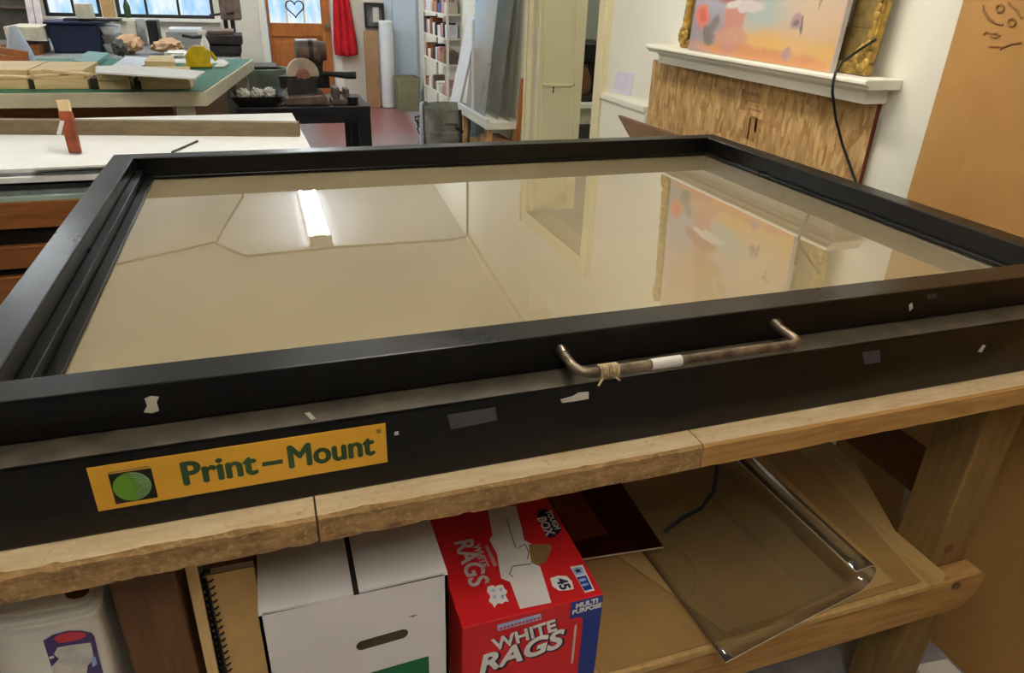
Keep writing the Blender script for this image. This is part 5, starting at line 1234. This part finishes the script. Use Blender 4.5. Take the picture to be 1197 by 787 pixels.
# narrow rack full of small things on the right wall
ry_0, ry_1 = 5.95, 6.95
RX = 1.97
rk = thing('wall_rack', 'white open wall rack crowded with small cartons and tins', 'rack', (2.05, 6.45, .4))
b = B()
levels = (.46, .74, .96, 1.16, 1.36, 1.56)
for y in (ry_0, ry_1-.02): obj('upright', B().box(RX, RX+.02, y, y+.02, .30, 1.86), 'whitetrim', rk); 
for y in (ry_0, ry_1-.02): obj('upright', B().box(RX+.13, RX+.15, y, y+.02, .30, 1.86), 'whitetrim', rk)
for y in (ry_0, ry_1-.02):
    for x in (RX, RX+.13): obj('foot', B().box(x, x+.02, y, y+.02, .0, .2995), 'machine', rk)
for z in levels: obj('shelf', B().box(RX+.001, RX+.149, ry_0+.0205, ry_1-.0205, z, z+.014), 'whitetrim', rk)
mats_ = ['whitecard', 'pinkitem', 'brownbox', 'machine', 'creambox', 'pinkitem', 'cabwood', 'liner', 'brownbox', 'machine2', 'blueitem', 'whitecard']
words_ = {'whitecard': 'white', 'pinkitem': 'rose', 'brownbox': 'tan', 'machine': 'black', 'creambox': 'cream', 'cabwood': 'red brown', 'liner': 'pale grey', 'machine2': 'brown grey', 'blueitem': 'blue'}
sn = ('lowest', 'second lowest', 'third', 'fourth', 'fifth', 'top')
seen_ = {}
for li, z in enumerate(levels):
    y = ry_0 + .03; k = 0
    while y < ry_1 - .10:
        w_ = random.uniform(.06, .12); h_ = random.uniform(.07, .15); m_ = mats_[(li*5+k*3+int(w_*1000)) % len(mats_)]
        lab = f'{words_[m_]} small carton on the {sn[li]} shelf of the white wall rack'
        pos = ('nearest the front end', 'next to the one nearest the front end', 'about the middle', 'past the middle', 'towards the far end', 'near the far end', 'at the very far end', 'in the far corner', 'in the far back corner')[min(k, 8)]
        o = obj('small_carton', B().box(RX+.004, RX+.11, y, y+w_-.012, z+.0145, z+.0145+h_), m_, label=f'{words_[m_]} small carton, {sn[li]} rack shelf, {pos}', cat='carton', group='small cartons on the wall rack', bevel=.004)
        y += w_ + .004; k += 1
# dark odds and ends under the rack
for k, (u, v, r, m_, lab) in enumerate(((500, 96, .09, 'machine', 'dark wire tangle below the wall rack, upper one'), (512, 108, .08, 'darkgray', 'dark wire tangle below the wall rack, lower one'))):
    c = at(u, v, 'y', 5.85-.2*k); pts = []
    for j in range(70):
        a = j*.9; pts.append((1.80+r*math.cos(a)*(1+.3*math.sin(j*.37)), 6.05-.30*k+r*.7*math.sin(a*1.3), r*1.7+.008+ (r*1.6)*math.sin(a*.43+k)))
    obj('wire_tangle', B().tube(pts, .008, 6), m_, smooth=1, label=lab, cat='wire')
bw = thing('blue_bucket', 'small dark blue bucket on the floor under the wall rack', 'bucket', (1.88, 5.44, 0))
obj('body', B().lathe([(.06, .001), (.07, .01), (.09, .26), (.097, .265), (.097, .28), (.085, .28), (.06, .02)], (1.92, 5.53, 0), 24), 'navy', bw, smooth=.6)
# foam boards, wrap and acrylic panels leaning on the wall
def leaning(name, y0, y1, xb0, xt0, z0, z1, th, m, lab, cat='sheet', xs=0, group=None, zt1=None, edge=None):
    zt1 = z1 if zt1 is None else zt1
    o = obj(name, B().hexa([(xb0, y0, z0), (xb0+xs, y1, z0), (xb0+xs+th, y1, z0), (xb0+th, y0, z0)], [(xt0, y0, z1), (xt0+xs, y1, zt1), (xt0+xs+th, y1, zt1), (xt0+th, y0, z1)]), m, label=lab, cat=cat, group=group)
    return o
leaning('foam_board', 5.12, 5.42, 1.74, 2.02, .003, 1.18, .02, 'sheetwhite', 'white foam board leaning on the wall behind the galvanised can')
leaning('bubble_wrap_sheet', 4.97, 5.10, 1.93, 2.005, .003, 1.60, .01, 'bluewrap', 'bluish wrapped sheet leaning beside the white foam board')
leaning('plastic_sheet', 4.62, 4.95, 1.905, 1.985, .003, 1.75, .006, 'sheer', 'large clear plastic panel leaning next to the bluish wrapped sheet')
bxs = thing('panel_bench', 'low wooden bench holding the leaning acrylic panels', 'bench', (1.80, 4.3, 0))
obj('tray', B().box(1.72, 1.955, 3.86, 4.60, .555, .60), 'whitetrim', bxs, bevel=.004)
obj('lip', B().box(1.715, 1.735, 3.85, 4.60, .6005, .625), 'sheetwhite', bxs, bevel=.003)
for y in (3.90, 4.52):
    for x in (1.74, 1.92): obj('leg', B().box(x, x+.03, y, y+.03, 0, .5545), 'tan', bxs)
obj('cardboard_box', B().box(1.775, 1.915, 3.96, 4.20, .001, .47), 'brownbox', label='brown cardboard box under the panel bench, nearer the doorway', cat='box', bevel=.004, group='boxes under the panel bench')
obj('cardboard_box', B().box(1.775, 1.915, 4.24, 4.48, .001, .40), 'kraft2', label='brown cardboard box under the panel bench, farther from the doorway', cat='box', bevel=.004, group='boxes under the panel bench')
leaning('acrylic_panel', 3.90, 4.55, 1.885, 1.955, .601, 1.62, .005, 'sheer2', 'grey protected acrylic panel nearest the wall on the panel bench', xs=.0)
leaning('acrylic_panel', 3.98, 4.50, 1.83, 1.93, .601, 1.40, .005, 'sheer2', 'middle acrylic panel on the panel bench')
leaning('acrylic_panel', 4.10, 4.58, 1.775, 1.90, .601, 1.75, .005, 'sheer', 'clear acrylic panel farthest from the wall on the panel bench')
leaning('brown_strip', 3.80, 3.835, 1.88, 1.935, .003, .88, .02, 'doorwood', 'narrow brown board standing by the doorway casing', 'board')
obj('white_edge_strip', B().hexa([(1.77, 4.34, .601), (1.785, 4.34, .601), (1.785, 4.365, .601), (1.77, 4.365, .601)], [(1.84, 4.40, 1.28), (1.855, 4.40, 1.28), (1.855, 4.425, 1.28), (1.84, 4.425, 1.28)]) if False else B().box(1.745, 1.757, 4.30, 4.325, .601, 1.20), 'sheetwhite', label='white edging strip standing before the acrylic panels', cat='strip')
# galvanised can
gx_, gy_ = 1.70, 4.90
cn = thing('galvanised_can', 'round galvanised metal can on the floor before the foam boards', 'can', (gx_, gy_, 0))
gr_ = (at(551, 130, 'y', gy_).x - at(494, 130, 'y', gy_).x)/2; gx_ = (at(551, 130, 'y', gy_).x + at(494, 130, 'y', gy_).x)/2 
gz = at(522, 123, 'y', gy_-gr_*.0).z
obj('body', B().lathe([(gr_*.86, .002), (gr_*.88, .01), (gr_*.9, gz*.33), (gr_*.925, gz*.335), (gr_*.925, gz*.36), (gr_*.91, gz*.365), (gr_*.94, gz*.66), (gr_*.965, gz*.665), (gr_*.965, gz*.69), (gr_*.95, gz*.695), (gr_*.97, gz-.02), (gr_*1.0, gz-.015), (gr_*1.0, gz), (gr_*.96, gz), (gr_*.94, gz-.02), (gr_*.84, .03)], (gx_, gy_, 0), 36), 'galv', cn, smooth=.6)
ha = -PI/2 - .1
obj('handle', B().tube([(gx_+gr_*.96*math.cos(ha-.3), gy_+gr_*.96*math.sin(ha-.3), gz-.07), (gx_+gr_*1.10*math.cos(ha-.25), gy_+gr_*1.10*math.sin(ha-.25), gz-.10), (gx_+gr_*1.10*math.cos(ha+.25), gy_+gr_*1.10*math.sin(ha+.25), gz-.10), (gx_+gr_*.96*math.cos(ha+.3), gy_+gr_*.96*math.sin(ha+.3), gz-.07)], .007, 8), 'galv', cn, smooth=1)
b = B(); rows = []
for k in range(14):
    a = PI*.78 + .75*k/13
    rows.append([(gx_+(gr_*(1.02+.10*t)+.012*math.sin(k*1.7+3*t))*math.cos(a), gy_+(gr_*(1.02+.10*t)+.012*math.sin(k*1.7+3*t))*math.sin(a), gz+.012-(gz*.75)*t) for t in [j/9 for j in range(10)]])
obj('liner', b.grid(rows), 'liner', cn, smooth=1.5, solid=.003, label='pale plastic liner hanging over the rim')
cd_ = thing('cart_caster', 'black caster stand beside the galvanised can', 'stand', (1.60, 4.15, 0)) if False else None
vb_ = at(556, 140, 'y', 4.4)
obj('black_bracket', B().tube([(1.685, 4.40, .002), (1.685, 4.40, .50), (1.685, 4.42, .60)], .012, 8).tube([(1.645, 4.385, .48), (1.70, 4.385, .45)], .010, 8), 'machine', smooth=.8, label='black iron stand leg beside the panel bench', cat='stand')
